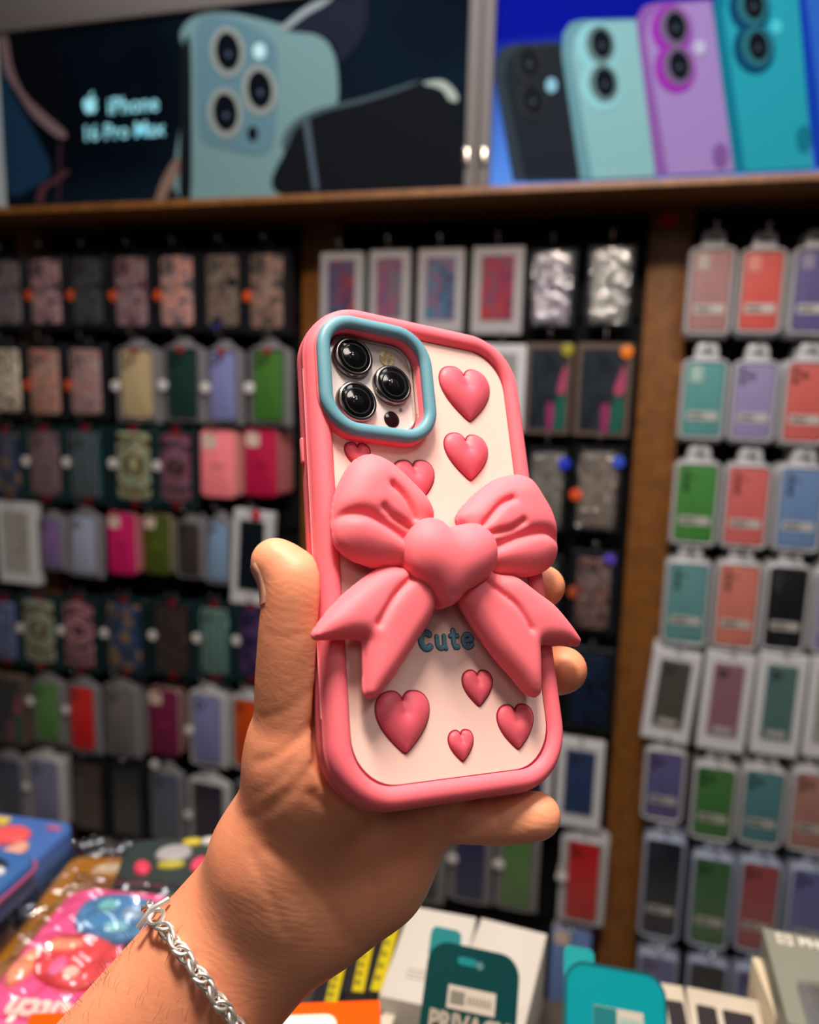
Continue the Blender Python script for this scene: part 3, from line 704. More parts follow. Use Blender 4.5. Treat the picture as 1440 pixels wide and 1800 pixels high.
row(MS_, 3, [
 (952, 976, 1110, 72, 'dark', D((50, 50, 54), (90, 88, 90), (40, 40, 44)), 'dark box with a smoky marbled case', {}),
 (1042, 970, 1116, 84, 'dark', D((66, 62, 62), (130, 124, 120), (84, 40, 40)), 'dark box with a grey marbled case and violet sticker', dict(sc=90, st=[('v', .3, -.08, (92, 70, 190)), ('o', -.4, -.5, (170, 80, 50))])),
], midwords)
row(MS_, 4, [
 (950, 1140, 1280, 72, 'dark', D((16, 22, 36), (22, 30, 48)), 'dark box with an ink black case', {}),
 (1036, 1140, 1285, 84, 'dark', D((14, 22, 36), (20, 32, 52)), 'dark box with a midnight blue case', {}),
], midwords)
row(MS_, 5, [
 (930, 1310, 1452, 78, 'frame', (40, 52, 80), 'white box with a dark navy window', {}),
 (1018, 1304, 1456, 82, 'frame', (52, 70, 112), 'white framed box with a denim blue case', dict(lens=1)),
], midwords)
row(MS_, 6, [
 (740, 1440, 1590, 80, 'silver', (40, 44, 60), 'clear pack with a dusk blue phone case', dict(knob=False, back=1)),
 (826, 1434, 1592, 76, 'silver', (14, 30, 84), 'clear pack with a royal blue phone case', dict(knob=False, rim=M_RIM2, st=[('w', -.4, -.5, WH)])),
 (908, 1440, 1606, 78, 'silver', (84, 128, 66), 'clear pack with a leaf green phone case', dict(knob=False, st=[('w', -.40, -.5, WH)])),
 (1024, 1462, 1630, 84, 'silver', (196, 2, 14), 'clear pack with a deep red phone case', dict(knob=False, rim=M_RIM, back=1, st=[('w', -.44, -.5, WH)])),
], midwords)
row(MS_, 7, [
 (1000, 1640, 1780, 70, 'bare', (104, 132, 186), 'bare powder blue phone case', dict(back=1)),
], midwords)
CORAL, TEAL, LAV, GRN, ROSE = (216, 92, 90), (92, 158, 156), (132, 122, 180), (74, 142, 66), (178, 124, 124)
row(RS, 0, [(1250, 404, 596, 88, 'blister', ROSE, 'blister pack with a dusty rose case', dict(lens='plate', lc=(190, 176, 172), back=2)),
 (1340, 406, 594, 88, 'blister', (226, 84, 76), 'blister pack with a tomato red case', dict(lens='plate', lc=(220, 150, 140), back=2)),
 (1434, 402, 596, 88, 'blister', (94, 86, 148), 'blister pack with a purple case', dict(lens='plate', lc=(150, 144, 170), back=2))], rightwords)
row(RS, 1, [(1238, 604, 780, 88, 'blister', (84, 160, 158), 'blister pack with a teal case', dict(back=2, lens='plate', lc=(170, 196, 190))),
 (1327, 606, 784, 88, 'blister', (150, 138, 188), 'blister pack with a lavender case', dict(back=2, lens='dots')),
 (1420, 604, 790, 90, 'blister', (222, 96, 88), 'blister pack with a coral case', dict(back=2, lens='dots'))], rightwords)
row(RS, 2, [(1224, 786, 966, 88, 'blister', (66, 150, 58), 'blister pack with a green case', dict(back=2, lens='row')),
 (1314, 790, 972, 90, 'blister', (226, 100, 98), 'blister pack with a salmon red case', dict(back=2, lens='row')),
 (1408, 792, 978, 92, 'blister', (104, 142, 196), 'blister pack with a blue case', dict(back=2, lens='row'))], rightwords)
row(RS, 3, [(1208, 962, 1142, 88, 'blister', (92, 156, 158), 'blister pack with a sea green case', dict(back=2, lens='row')),
 (1297, 964, 1150, 88, 'blister', (222, 122, 104), 'blister pack with an apricot case', dict(back=2, lens='row')),
 (1384, 968, 1154, 84, 'blister', (24, 26, 36), 'blister pack with a black case', dict(back=2, lens='row', lc=(70, 70, 78))),
 (1472, 978, 1160, 84, 'blister', (140, 138, 190), 'blister pack with a pale violet case', dict(back=2, lens='row'))], rightwords)
row(RS, 4, [(1186, 1146, 1306, 86, 'frame', (88, 84, 80), 'white box with a grey case', dict(lens=1, strip=1, tilt=-.07, back=2)),
 (1278, 1150, 1322, 86, 'frame', (150, 108, 124), 'white box with a mauve case', dict(lens=1, strip=1, tilt=-.03, back=2)),
 (1370, 1152, 1330, 86, 'frame', (88, 122, 122), 'white box with a grey teal case', dict(lens=1, strip=1, tilt=-.01, back=2)),
 (1460, 1160, 1336, 84, 'frame', (160, 162, 158), 'white box with a pale grey case', dict(lens=1, strip=1, back=2))], rightwords)
row(RS, 5, [(1168, 1296, 1452, 78, 'blister', (98, 94, 156), 'blister pack with a violet blue case', dict(back=2)),
 (1256, 1324, 1486, 84, 'blister', (70, 138, 66), 'blister pack with a moss green case', dict(back=2)),
 (1342, 1330, 1496, 84, 'blister', (80, 142, 150), 'blister pack with a turquoise case', dict(back=2)),
 (1430, 1334, 1508, 86, 'blister', (186, 128, 118), 'blister pack with a rosy beige case', dict(back=2))], rightwords)
MB_ = mat((150, 160, 182), 0.28, coat=.3)
row(RS, 6, [(1164, 1454, 1660, 78, 'blister', (18, 24, 44), 'blister pack with a navy black case', dict(back=2, rim=MB_, lc=(60, 64, 80))),
 (1250, 1486, 1676, 80, 'blister', (60, 116, 62), 'blister pack with a forest green case', dict(back=2, rim=MB_)),
 (1334, 1494, 1686, 80, 'blister', (176, 72, 78), 'blister pack with a brick red case', dict(back=2, rim=MB_)),
 (1424, 1506, 1700, 84, 'blister', (104, 106, 176), 'blister pack with an indigo violet case', dict(back=2, rim=MB_))], rightwords)
row(RS, 7, [(1152, 1660, 1850, 76, 'blister', (110, 106, 172), 'blister pack with a periwinkle case', dict(back=1, rim=MB_)),
 (1240, 1672, 1860, 78, 'blister', (22, 28, 44), 'blister pack with a blue black case', dict(back=1, rim=MB_)),
 (1322, 1686, 1880, 76, 'blister', (92, 88, 160), 'blister pack with a purple blue case', dict(back=1, rim=MB_)),
 (1408, 1700, 1900, 80, 'blister', (120, 112, 170), 'blister pack with a soft purple case', dict(back=1, rim=MB_))], rightwords)

# ================================================================== COUNTER AND ITS GOODS
CZ = 1.05
cb = MB().box(-1.5, 1.5, .26, .575, CZ - .03, CZ).build('counter_top', mat((60, 52, 46), .35), smooth=False)
ct = thing('shop_counter', 'dark shop counter under the goods at the bottom of the photo', 'counter', Matrix.Translation((0, .44, 0)))
cb.parent = ct; cb.location = (0, -.44, 0)
MB().box(-1.47, 1.47,   .29, .555, 0, CZ - .03).build('counter_base', mat((34, 32, 34), .5), ct, smooth=False).location = (0, -.44, 0)

def flat(name, label, cat, A, B, Zt, W, L, th, group=None, right=True):
    """frame lying on the counter: origin at far corner A, x across, y back towards B is negative"""
    a = on_z(*A, Zt); b = on_z(*B, Zt); d = (a - b); d.z = 0; d.normalize()
    x = Vector((d.y, -d.x, 0))
    m = Matrix(((x.x, d.x, 0, a.x), (x.y, d.y, 0, a.y), (0, 0, 1, Zt - th), (0, 0, 0, 1)))
    return thing(name, label, cat, m, group)
def flatR(name, label, cat, A, B, Zt, W, L, th):
    t = flat(name, label, cat, A, B, Zt, W, L, th); m = t.matrix_world.copy(); x = Vector((m[0][0], m[1][0], 0)); m.translation = m.translation - x * W; t.matrix_world = m; return t
def soft_case(t, W, L, th, color, r=.014, rough=.45):
    return MB().prism(rrect(W / 2, -L / 2, W / 2, L / 2, r), 0, th, min(.006, th * .4), 4, back=True).build('case_shell', mat(color, rough, sss=.15), t, angle=60)
def blob(t, pts, h, hh, color, name='raised_relief', label=None):
    b = MB(); P = [tuple(q[:2]) for q in spline(pts, 5)]
    b.prism(P, h, h + hh, hh * .9, 4); return b.build(name, mat(color, .4, sss=.1), t, angle=60, label=label)
def oval(cx, cy, rx, ry, rot=0, n=10): return ell(cx, cy, rx, ry, rot, n)

# blue cases, upper left of the pile
t = flatR('silicone_phone_case', 'thick blue phone case with a coral relief, farthest back in the pile at left', 'phone case', (136, 1444), (62, 1512), 1.125, .092, .165, .032)
soft_case(t, .092, .165, .032, (62, 96, 160))
blob(t, oval(.046, -.035, .020, .014), .032, .004, (206, 80, 84)); blob(t, oval(.036, -.062, .015, .020, .3), .032, .004, (200, 90, 84)); blob(t, oval(.066, -.058, .009, .016, -.3), .032, .004, (206, 150, 130)); blob(t, oval(.016, -.050, .009, .014, .5), .032, .003, (206, 150, 130))
blob(t, oval(.078, -.016, .008, .004), .032, .003, (150, 90, 130)); MB().prism(rrect(.020, -.016, .010, .006, .003), .032, .0335).build('small_badge', mat((190, 170, 60)), t)
t = flatR('silicone_phone_case', 'blue phone case with a pink edge line lying on the thick blue case', 'phone case', (72, 1500), (-10, 1572), 1.157, .095, .165, .030)
soft_case(t, .095, .165, .030, (52, 92, 150)); MB().sweep(rrect(.0475, -.0825, .0485, .0835, .015), [(-.001, .020), (-.001, .0225), (.0015, .0225), (.0015, .020)]).build('edge_line', mat((150, 70, 110)), t)
blob(t, oval(.066, -.022, .015, .007), .030, .003, (30, 36, 48)); blob(t, oval(.078, -.030, .007, .005), .030, .003, (190, 196, 200)); blob(t, oval(.055, -.034, .009, .005), .030, .003, (160, 190, 200))
# mustard case
t = flat('silicone_phone_case', 'mustard yellow phone case in a clear bag between the blue and the dark case', 'phone case', (128, 1500), (20, 1640), 1.100, .074, .165, .016)
soft_case(t, .080, .165, .016, (176, 116, 18)); blob(t, oval(.045, -.022, .015, .007, .2), .016, .003, (206, 186, 160)); blob(t, oval(.030, -.075, .010, .007), .016, .003, (206, 170, 40)); blob(t, oval(.058, -.06, .010, .008), .016, .003, (90, 60, 40))
blob(t, oval(.030, -.120, .008, .006), .016, .003, (216, 200, 170))
MB().prism([tuple(q[:2]) for q in spline([(-.012, .008), (.095, .006), (.092, -.08), (.094, -.172), (-.010, -.17), (-.014, -.08)], 5)], .0205, .0212).build('clear_bag', mat_film(.05, .12, 1.0, 45), t)
# dark green-grey case
t = flat('silicone_phone_case', 'dark grey green phone case with pink, white and yellow relief beside the wrist', 'phone case', (224, 1474), (186, 1580), 1.128, .088, .145, .022)
soft_case(t, .088, .145, .022, (44, 54, 54)); blob(t, oval(.046, -.030, .016, .012), .022, .004, (150, 148, 150)); blob(t, oval(.046, -.046, .012, .005), .022, .004, (170, 160, 50))
blob(t, oval(.022, -.048, .007, .010, .4), .022, .004, (196, 60, 84)); blob(t, oval(.070, -.048, .007, .010, -.4), .022, .004, (206, 66, 92)); blob(t, oval(.060, -.014, .009, .005), .022, .004, (190, 170, 50)); blob(t, oval(.076, -.014, .008, .005), .022, .004, (190, 190, 186))
MB().prism(rectq(.014, .082, -.094, -.088), .022, .0226).build('printed_band', mat((150, 140, 120)), t)
# bright blue case next to the wrist
t = flat('silicone_phone_case', 'bright blue flat phone case peeking out beside the wrist', 'phone case', (348, 1530), (268, 1640), 1.082, .07, .15, .014)
soft_case(t, .07, .15, .014, (10, 96, 170), .006)
# tan case at the edge
t = flat('silicone_phone_case', 'tan rounded case cut by the left edge of the photo', 'phone case', (-112, 1612), (-192, 1712), 1.082, .076, .12, .03)
soft_case(t, .076, .12, .030, (196, 140, 100), .025)
# pink case in a crinkled clear bag
t = flat('silicone_phone_case', 'bright pink phone case in a crinkled clear bag, in front at the lower left', 'phone case', (130, 1553), (-16, 1730), 1.150, .082, .178, .016)
PKT = t; t.scale = (.97, .97, 1)
sh = soft_case(t, .090, .178, .016, (238, 92, 150), .02, .35)
blob(t, [(.026, -.020), (.046, -.012), (.066, -.014), (.088, -.026), (.090, -.050), (.072, -.062), (.050, -.062), (.030, -.052), (.022, -.036)], .016, .006, (74, 130, 180), label='puffy blue relief')
blob(t, oval(.045, -.030, .008, .007), .021, .003, (120, 190, 196)); blob(t, oval(.068, -.036, .009, .008), .021, .003, (150, 176, 206)); blob(t, oval(.062, -.052, .010, .006), .021, .003, (130, 190, 206))
blob(t, [(.018, -.066), (.040, -.058), (.064, -.064), (.084, -.078), (.080, -.100), (.060, -.108), (.036, -.104), (.020, -.092)], .016, .006, (224, 78, 84), label='puffy coral relief')
blob(t, oval(.014, -.092, .008, .018, -.1), .016, .005, (238, 160, 124)); blob(t, oval(.034, -.074, .013, .006, .2), .021, .003, (238, 150, 120)); blob(t, oval(.040, -.094, .006, .009), .021, .003, (246, 120, 170)); blob(t, oval(.052, -.098, .006, .005), .021, .003, (250, 214, 196)); blob(t, oval(.084, -.070, .008, .006), .021, .003, (60, 50, 56))
V, F = text_mb('Stitch', .026, .0022, .0012)
lt = mesh_obj('raised_lettering', [(-v[0] * .9 + .050, -v[1] - .128, v[2] + .0175) for v in V], F, mat((250, 206, 200), .4), t, False); lt['label'] = 'upside-down pale raised lettering'
MB().sweep(rrect(.058, -.163, .020, .014, .010), [(-.002, .014), (-.002, .018), (0, .0192), (.002, .018), (.002, .014)]).build('camera_rim', mat((226, 120, 176), .4), t)
# crinkled bag: a lumpy thin film over the case
nx_, ny_ = 36, 60; V = []; F = []
rnd = random.Random(3)
ph = [(rnd.uniform(60, 260), rnd.uniform(0, 6.28), rnd.uniform(-1, 1), rnd.uniform(-1, 1)) for _ in range(9)]
for sgn in (0, 1):
    for j in range(ny_ + 1):
        for i in range(nx_ + 1):
            x = -.010 + .118 * i / nx_; y = .008 - .15 * j / ny_
            e = min(i, nx_ - i) / 5.0; e2 = min(j, ny_ - j) / 5.0; e = min(1, e) * min(1, e2)
            h = sum(abs(math.sin(a * (x * c + y * d) + b)) ** 3 for a, b, c, d in ph) / 9
            V.append((x, y, .003 + e * (.0195 + .012 * h) + sgn * .0003))
n1 = (nx_ + 1) * (ny_ + 1)
for s0 in (0, n1):
    for j in range(ny_):
        for i in range(nx_):
            a = s0 + j * (nx_ + 1) + i; F.append((a, a + 1, a + nx_ + 2, a + nx_ + 1))
mesh_obj('clear_bag', V, F, mat_film(.03, .1), t, True, 0)

# orange box under the forearm
A = on_z(56, 1780, 1.182); B2 = on_z(668, 1757, 1.182); x = (B2 - A); Lx = x.length; x.normalize(); yv = Vector((-x.y, x.x, 0))
t = thing('orange_box', 'flat orange box with a white rounded panel, lying under the forearm at the bottom edge', 'box', Matrix(((x.x, yv.x, 0, A.x), (x.y, yv.y, 0, A.y), (0, 0, 1, 1.142), (0, 0, 0, 1))))
MB().prism(rectq(0, Lx, -.12, 0), 0, .040, .001).build('carton', mat((244, 84, 6), .4), t)
pw = Lx * (590 - 56) / 612
MB().prism(rrect(pw - .038, -.056, .038, .046, .007), .040, .0406).build('white_panel', mat((240, 226, 206), .4), t)
MB().prism([tuple(q[:2]) for q in spline([(pw - .07, -.05), (pw - .045, -.028), (pw - .02, -.05), (pw - .045, -.08)], 4)], .0406, .041).build('printed_picture', mat((110, 60, 44), .4), t)

def flatbox(name, label, q, Zt, th, m, cat='box', group=None):
    """box whose top face has far-left, far-right, near-left corners at q"""
    a, b, c = [on_z(*p, Zt) for p in q]; x = b - a; W = x.length; x.normalize(); y = Vector((-x.y, x.x, 0)); L = abs((c - a).dot(y))
    t = thing(name, label, cat, Matrix(((x.x, y.x, 0, a.x), (x.y, y.y, 0, a.y), (0, 0, 1, Zt - th), (0, 0, 0, 1))), group)
    MB().prism(rectq(0, W, -L, 0), 0, th, .001).build('carton', m, t); return t, W, L
M_WB = mat((196, 188, 172), .5)
t, W, L = flatbox('accessory_box', 'white box with dark square windows next to the orange box', [(583, 1723), (707, 1755), (520, 1810)], 1.105, .050, M_WB)
for u0, u1, v0, v1 in ((.08, .34, .16, .36), (.42, .58, .14, .32), (.66, .84, .2, .42), (.08, .34, .50, .72)): MB().prism(rrect((u0 + u1) / 2 * W, -(v0 + v1) / 2 * L, (u1 - u0) / 2 * W, (v1 - v0) / 2 * L, .002), .050, .0506).build('dark_window', mat((44, 42, 48), .25), t)
MY, MK = mat((176, 160, 14), .4), mat((30, 26, 28), .4)
for k, (q, lab) in enumerate([(((668, 1600), (712, 1606), (618, 1740)), 'narrow black box with a yellow stripe, touching the white boxes'), (((620, 1636), (664, 1640), (560, 1740)), 'narrow black box with a yellow stripe, second from the white boxes'), (((566, 1690), (612, 1694), (500, 1790)), 'narrow black box with an olive yellow stripe, nearest the forearm')]):
    t, W, L = flatbox('cable_box', lab, q, 1.114, .060, MK, group='black and yellow cable boxes')
    MB().prism(rectq(W * .50, W * .92, -L * .98, -L * .02), .060, .0608).build('yellow_stripe', MY, t)
    for j in range(6): MB().prism(rectq(W * .56, W * .72, -L * (.12 + .14 * j) - .004, -L * (.12 + .14 * j)), .0608, .0612).build('small_print', mat((90, 80, 20), .5), t)
for k, (q, lab) in enumerate([(((722, 1592), (838, 1613), (655, 1748)), 'large plain white box, left one of the pair behind the dark green glass card'), (((846, 1613), (962, 1642), (800, 1775)), 'large plain white box, right one of the pair behind the dark green glass card')]):
    t, W, L = flatbox('phone_box', lab, q, 1.118, .068, mat((184, 179, 170), .5), group='pair of white boxes')
    for j in range(3): MB().prism(rectq(W * .25, W * .6, -L * .70 - .004 * j, -L * .70 - .004 * j + .0012), .068, .0683).build('small_print', mat((150, 144, 136), .5), t)
def glass_card(label, TL, TR, z, color, tab, strip, word=None, zr=None):
    a = at_depth(*TL, z); b = at_depth(*TR, z); x = b - a; W = x.length; x.normalize()
    s_ = z / .56; up = Vector((0, .76, .65)); up = (up - x * up.dot(x)).normalized(); n = x.cross(up)
    t = thing('screen_protector_card', label, 'screen protector', Matrix(((x.x, up.x, n.x, a.x), (x.y, up.y, n.y, a.y), (x.z, up.z, n.z, a.z), (0, 0, 0, 1))))
    L = .118 * s_; strip = (strip[0], strip[1], strip[2] * s_, strip[3] * s_)
    MB().prism(rrect(W / 2, -L / 2, W / 2, L / 2, .013), 0, .0016, .0004, 1).build('card', mat(color, .6, spec=.08), t)
    MB().prism(rrect(.010, -.002, .010, .010, .004), -.0012, -.0002).build('pull_tab', mat(tab, .35), t)
    s = MB().prism(rectq(W * strip[0], W * strip[1], -strip[3], -strip[2]), .0018, .0024).build('label', mat((176, 168, 156), .4), t)
    return t, W, L
t, W, L = glass_card('dark green glass screen protector card with a pale label and PRIVACY lettering', (757, 1650), (915, 1684), .50, (0, 52, 54), (0, 110, 116), (.25, .76, .026, .040))
MB().prism(rrect(W * .42, -.009, .0062, .0023, .0021), .0017, .0021).build('sensor_slot', mat((0, 110, 118), .3), t); MB().disc_lathe(W * .56, -.0098, [(.0024, .0017), (.0024, .0021)], 12).build('sensor_dot', mat((70, 110, 110), .3), t)
V, F = text_mb('PRIVACY', .0148, .0005, .0006); mesh_obj('lettering', [(v[0] * .86 + W * .50, v[1] - .0440, v[2] + .0022) for v in V], F, mat((150, 140, 126), .4), t, False)
MB().prism(rectq(W * .28, W * .43, -.033, -.026), .0025, .0028).build('label_print', mat((110, 106, 96), .4), t)
for j in range(7): MB().prism(rectq(W * (.46 + .038 * j), W * (.485 + .038 * j), -.0317, -.0277), .0025, .0028).build('label_print', mat((130, 124, 112), .4), t)
t, W, L = glass_card('bright teal glass screen protector card with a half transparent label', (992, 1684), (1168, 1716), .50, (0, 128, 138), (0, 136, 142), (.28, .76, .026, .040))
MB().prism(rectq(W * .28, W * .50, -.0355, -.0235), .0025, .0028).build('label_shade', mat((24, 104, 108), .3), t)
for j in range(6): MB().prism(rectq(W * (.53 + .036 * j), W * (.553 + .036 * j), -.0317, -.0277), .0025, .0028).build('label_print', mat((120, 160, 156), .4), t)
MB().sweep(rrect(W / 2, -L / 2, W / 2 - .0004, L / 2 - .0004, .013), [(-.0012, .0012), (-.0012, .0020), (.0002, .0020), (.0002, .0012)]).build('dark_edge', mat((0, 70, 76), .3), t)
for k, (q, lab) in enumerate([(((1130, 1722), (1200, 1733), (1120, 1830)), 'small white box with a dark window half hidden by the teal card'), (((1206, 1733), (1332, 1758), (1192, 1850)), 'white box with two dark square windows right of the teal card')]):
    t, W, L = flatbox('accessory_box', lab, q, 1.10, .046, mat((188, 176, 158), .5))
    for u0, u1 in (((.5, .92),) if k == 0 else ((.10, .38), (.46, .88))): MB().prism(rrect((u0 + u1) / 2 * W, -.037, (u1 - u0) / 2 * W, .020, .002), .046, .0466).build('dark_window', mat((50, 44, 46), .25), t)
t, W, L = flatbox('product_box', 'grey green product box with white lettering at the lower right corner', [(1340, 1630), (1500, 1660), (1392, 1800)], 1.14, .070, mat((124, 124, 112), .4))
V, F = text_mb('PHONE', .012, .0004, .0005, 'LEFT'); mesh_obj('lettering', [(v[0] + .024, v[1] - .010, v[2] + .0705) for v in V], F, mat((206, 200, 186), .4), t, False)
MB().ring_prism(rrect(.014, -.010, .0055, .0055, .001), rrect(.014, -.010, .0035, .0035, .0008), .070, .0706).box(.0135, .0145, -.0155, -.0045, .070, .0706).box(.0085, .0195, -.0105, -.0095, .070, .0706).build('square_mark', mat((206, 200, 186), .4), t)
MB().prism(rrect(W * .5 + .012, -L * .5 - .058, W * .5, .050, .006), .0705, .0760, .002).build('clear_tray', mat_film(.15, .2), t)
t, W, L = flatbox('product_box', 'slim cream box standing against the grey green box', [(1322, 1682), (1338, 1684), (1368, 1790)], 1.12, .06, mat((204, 188, 160), .45))

# ================================================================== THE CASE IN THE HAND
Hm = 1000.0
def C2W(v): return Rw * v[0] + Dn * v[1] + Fw * v[2]
cu = C2W((0.86168528, 0.06535209, 0.50321724)); cv = C2W((-0.08498706, -0.9590792, 0.27008202)); cw = cu.cross(cv)
cO = CP + C2W((0.00941378, 0.01000952, 0.25984503))
HM = Matrix(((cu.x, cv.x, cw.x, cO.x), (cu.y, cv.y, cw.y, cO.y), (cu.z, cv.z, cw.z, cO.z), (0, 0, 0, 1)))
SCL = 0.001
case = thing('phone_case', 'pink silicone phone case with a puffy bow and hearts, held in the hand', 'phone case', HM)
SR = (1.0, .30, .26)
M_PINK = mat((246, 116, 130), .55, sss=.35, sssr=SR, scale=.004, bump=.06, bscale=900, spec=.4)
M_BOW = mat((246, 120, 132), .55, sss=.35, sssr=SR, scale=.004, bump=.05, bscale=900, spec=.3)
M_HEART = mat((226, 96, 114), .48, sss=.3, sssr=SR, scale=.003, spec=.45)
M_CREAM = mat((245, 206, 197), .38, sss=.15, sssr=(1, .6, .5), scale=.002, spec=.35)
M_TEAL = mat((100, 154, 172), .45, sss=.1, spec=.4)
M_GROOVE = mat((150, 30, 56), .6)
def mm(b):
    b.v = [(x * SCL, y * SCL, z * SCL) for x, y, z in b.v]; return b
# frame: swept round the body; profile runs from the inner lip over the rounded rim down the side to the back lip
prof = [(-7.5, -1.2), (-7.3, .4), (-6.6, 1.6), (-5.2, 2.5), (-3.6, 2.6), (-2.0, 1.9), (-.8, .5), (-.2, -1.4), (-.15, -3.0), (-.02, -3.1), (-.02, -3.35), (-.15, -3.45), (0, -6), (-.4, -9), (-1.4, -11.2), (-2.8, -12.3), (-4.0, -12.4), (-4.6, -11.6), (-4.6, -1.4)]
prof = [(a, h) for a, h in prof]
mm(MB().sweep(rrect(0, 0, 44.5, 83.2, 21, 14), prof)).build('outer_frame', M_PINK, case, angle=60)
# back plate with camera opening
HC = (-20.2, 55.0)
def plate_outline():
    return rrect(0, 0, 37.6, 76.2, 15.5, 10)
def ring_fill(outer, inner, h0, h1):
    """plate with a hole, via bmesh triangle fill"""
    bm = bmesh.new()
    for P in (outer, inner):
        vs = [bm.verts.new((p[0] * SCL, p[1] * SCL, h1 * SCL)) for p in P]
        for i in range(len(vs)): bm.edges.new((vs[i], vs[(i + 1) % len(vs)]))
    r = bmesh.ops.triangle_fill(bm, use_beauty=True, edges=bm.edges[:])
    ex = bmesh.ops.extrude_face_region(bm, geom=bm.faces[:])
    for g in ex['geom']:
        if isinstance(g, bmesh.types.BMVert): g.co.z = h0 * SCL
    V = [tuple(v.co) for v in bm.verts]; bm.verts.index_update(); F = [tuple(v.index for v in f.verts) for f in bm.faces]; bm.free(); return V, F
hole = rrect(HC[0], HC[1], 17.6, 17.6, 9, 8)
V, F = ring_fill(plate_outline(), hole, -1.4, 0); mesh_obj('back_plate', V, F, M_CREAM, case, True, 30)
mm(MB().sweep(rrect(0, 0, 37.3, 75.9, 15.3, 10), [(-.35, 0), (-.35, .12), (.35, .12), (.35, 0)])).build('plate_groove', M_GROOVE, case)
# camera collar: pink wall and teal bead
mm(MB().sweep(rrect(HC[0], HC[1], 19.9, 19.7, 11.5, 10), [(-2.3, -1.6), (-2.2, 2.4), (-1.6, 3.2), (1.8, 3.2), (2.4, 2.2), (2.6, 0), (2.6, -1.4)])).build('camera_collar', M_PINK, case, angle=60)
mm(MB().sweep(rrect(HC[0], HC[1], 19.9, 19.7, 11.5, 10), [(2.35 * math.cos(a), 4.0 + 1.9 * math.sin(a)) for a in [2 * PI * k / 14 for k in range(14)]])).build('teal_bead', M_TEAL, case, angle=80)
# hearts -----------------------------------------------------------------
def heart_outline(w, h):
    half = [(0, .70), (.06, .83), (.20, .96), (.38, 1.0), (.62, .97), (.84, .84), (.97, .62), (1.0, .38), (.95, .12), (.82, -.16), (.62, -.44), (.38, -.70), (.16, -.91), (.03, -1.0)]
    P = [(x * w / 2, (y) * h / 2) for x, y in half] + [(-x * w / 2, y * h / 2) for x, y in half[::-1] if x > 0]
    return P
def heart(cx, top, w, h, rot, tall):
    cy = top - h * .5; ca, sa = math.cos(rot), math.sin(rot)
    o = [(cx + x * ca - y * sa, cy + x * sa + y * ca) for x, y in heart_outline(w, h)]
    nt_ = (cx - sa * h * .35, cy + ca * h * .36); n2 = (cx - sa * h * .1, cy + ca * h * .16)
    p = puff('heart', o, [([nt_, n2], tall * .42, w * .11, 0)], -.2, tall + .2, .5, w * .42, M_HEART, case, h=.28 if w > 12 else .2, bulge=0, soft=7, sharp=0)
    mm(MB().sweep([tuple(q[:2]) for q in spline(o, 2)], [(-.3, 0), (-.3, .3), (.30, .22), (.38, 0)])).build('heart_groove', M_GROOVE, p)
    return p
HEARTS = []
for cx, top, w, h, rot, tall in [(19.0, 67.6, 22.3, 21.0, 0.02, 3.4), (16.4, 40.9, 18.8, 17.4, 0.02, 3.2), (-28.0, 32.2, 9.2, 8.6, 0, 1.8), (-6.6, 28.4, 16.2, 14.6, .1, 2.6),
                                 (-18.8, -48.6, 18.8, 18.2, -.02, 3.2), (10.2, -43.4, 11.8, 11.2, -.04, 2.2), (24.0, -55.2, 14.8, 14.0, -.02, 2.6), (1.5, -61.8, 9.2, 9.2, 0, 2.0)]:
    HEARTS.append((cx, top, w, h, rot, tall))
# lettering "Cute" from bubble strokes ------------------------------------
def arcpts(cx, cy, rx, ry, a0, a1, n=12): return [(cx + rx * math.cos(math.radians(a0 + (a1 - a0) * k / n)), cy + ry * math.sin(math.radians(a0 + (a1 - a0) * k / n))) for k in range(n + 1)]
LY = -33.2
strokes = {
 'letter_c': [(arcpts(-8.0, LY, 2.0, 2.6, 50, 310), 1.05)],
 'letter_u': [([(-3.9, LY + 1.1)] + arcpts(-2.5, LY - 1.3, 1.4, 1.3, 180, 350, 8) + [(-1.1, LY + 1.2)], .78), ([(-1.1, LY + 1.2), (-1.0, LY - 2.0), (-.7, LY - 2.7)], .72)],
 'letter_t': [([(2.6, LY + 3.0), (2.5, LY - 1.2), (3.0, LY - 2.5), (3.9, LY - 2.3)], .85), ([(1.4, LY + 1.3), (4.1, LY + 1.3)], .72)],
 'letter_e': [([(6.4, LY - .4), (10.0, LY - .1)] + arcpts(8.2, LY - .4, 1.9, 2.1, 10, 320, 14), .80)]}
M_LET = mat((98, 156, 178), .38)
for nm, ss in strokes.items():
    b = MB(); b2 = MB()
    for P, r in ss:
        b2.tube([(x, y, .05) for x, y in P], r + .16, 10, True, .12)
        b.tube([(x, y, .1) for x, y in P], r, 10, True, .7)
        for q in (P[0], P[-1]):
            b.disc_lathe(q[0], q[1], [(r, 0), (r * .92, .35), (r * .6, .62), (r * .2, .72)], 12)
        for q in (P[0], P[-1]): b2.disc_lathe(q[0], q[1], [(r + .16, 0), (r + .16, .16), (.2, .17)], 12)
    lt_ = mm(b).build(nm, M_LET, case, angle=60); mm(b2).build('letter_outline', mat((30, 52, 68), .5), lt_)
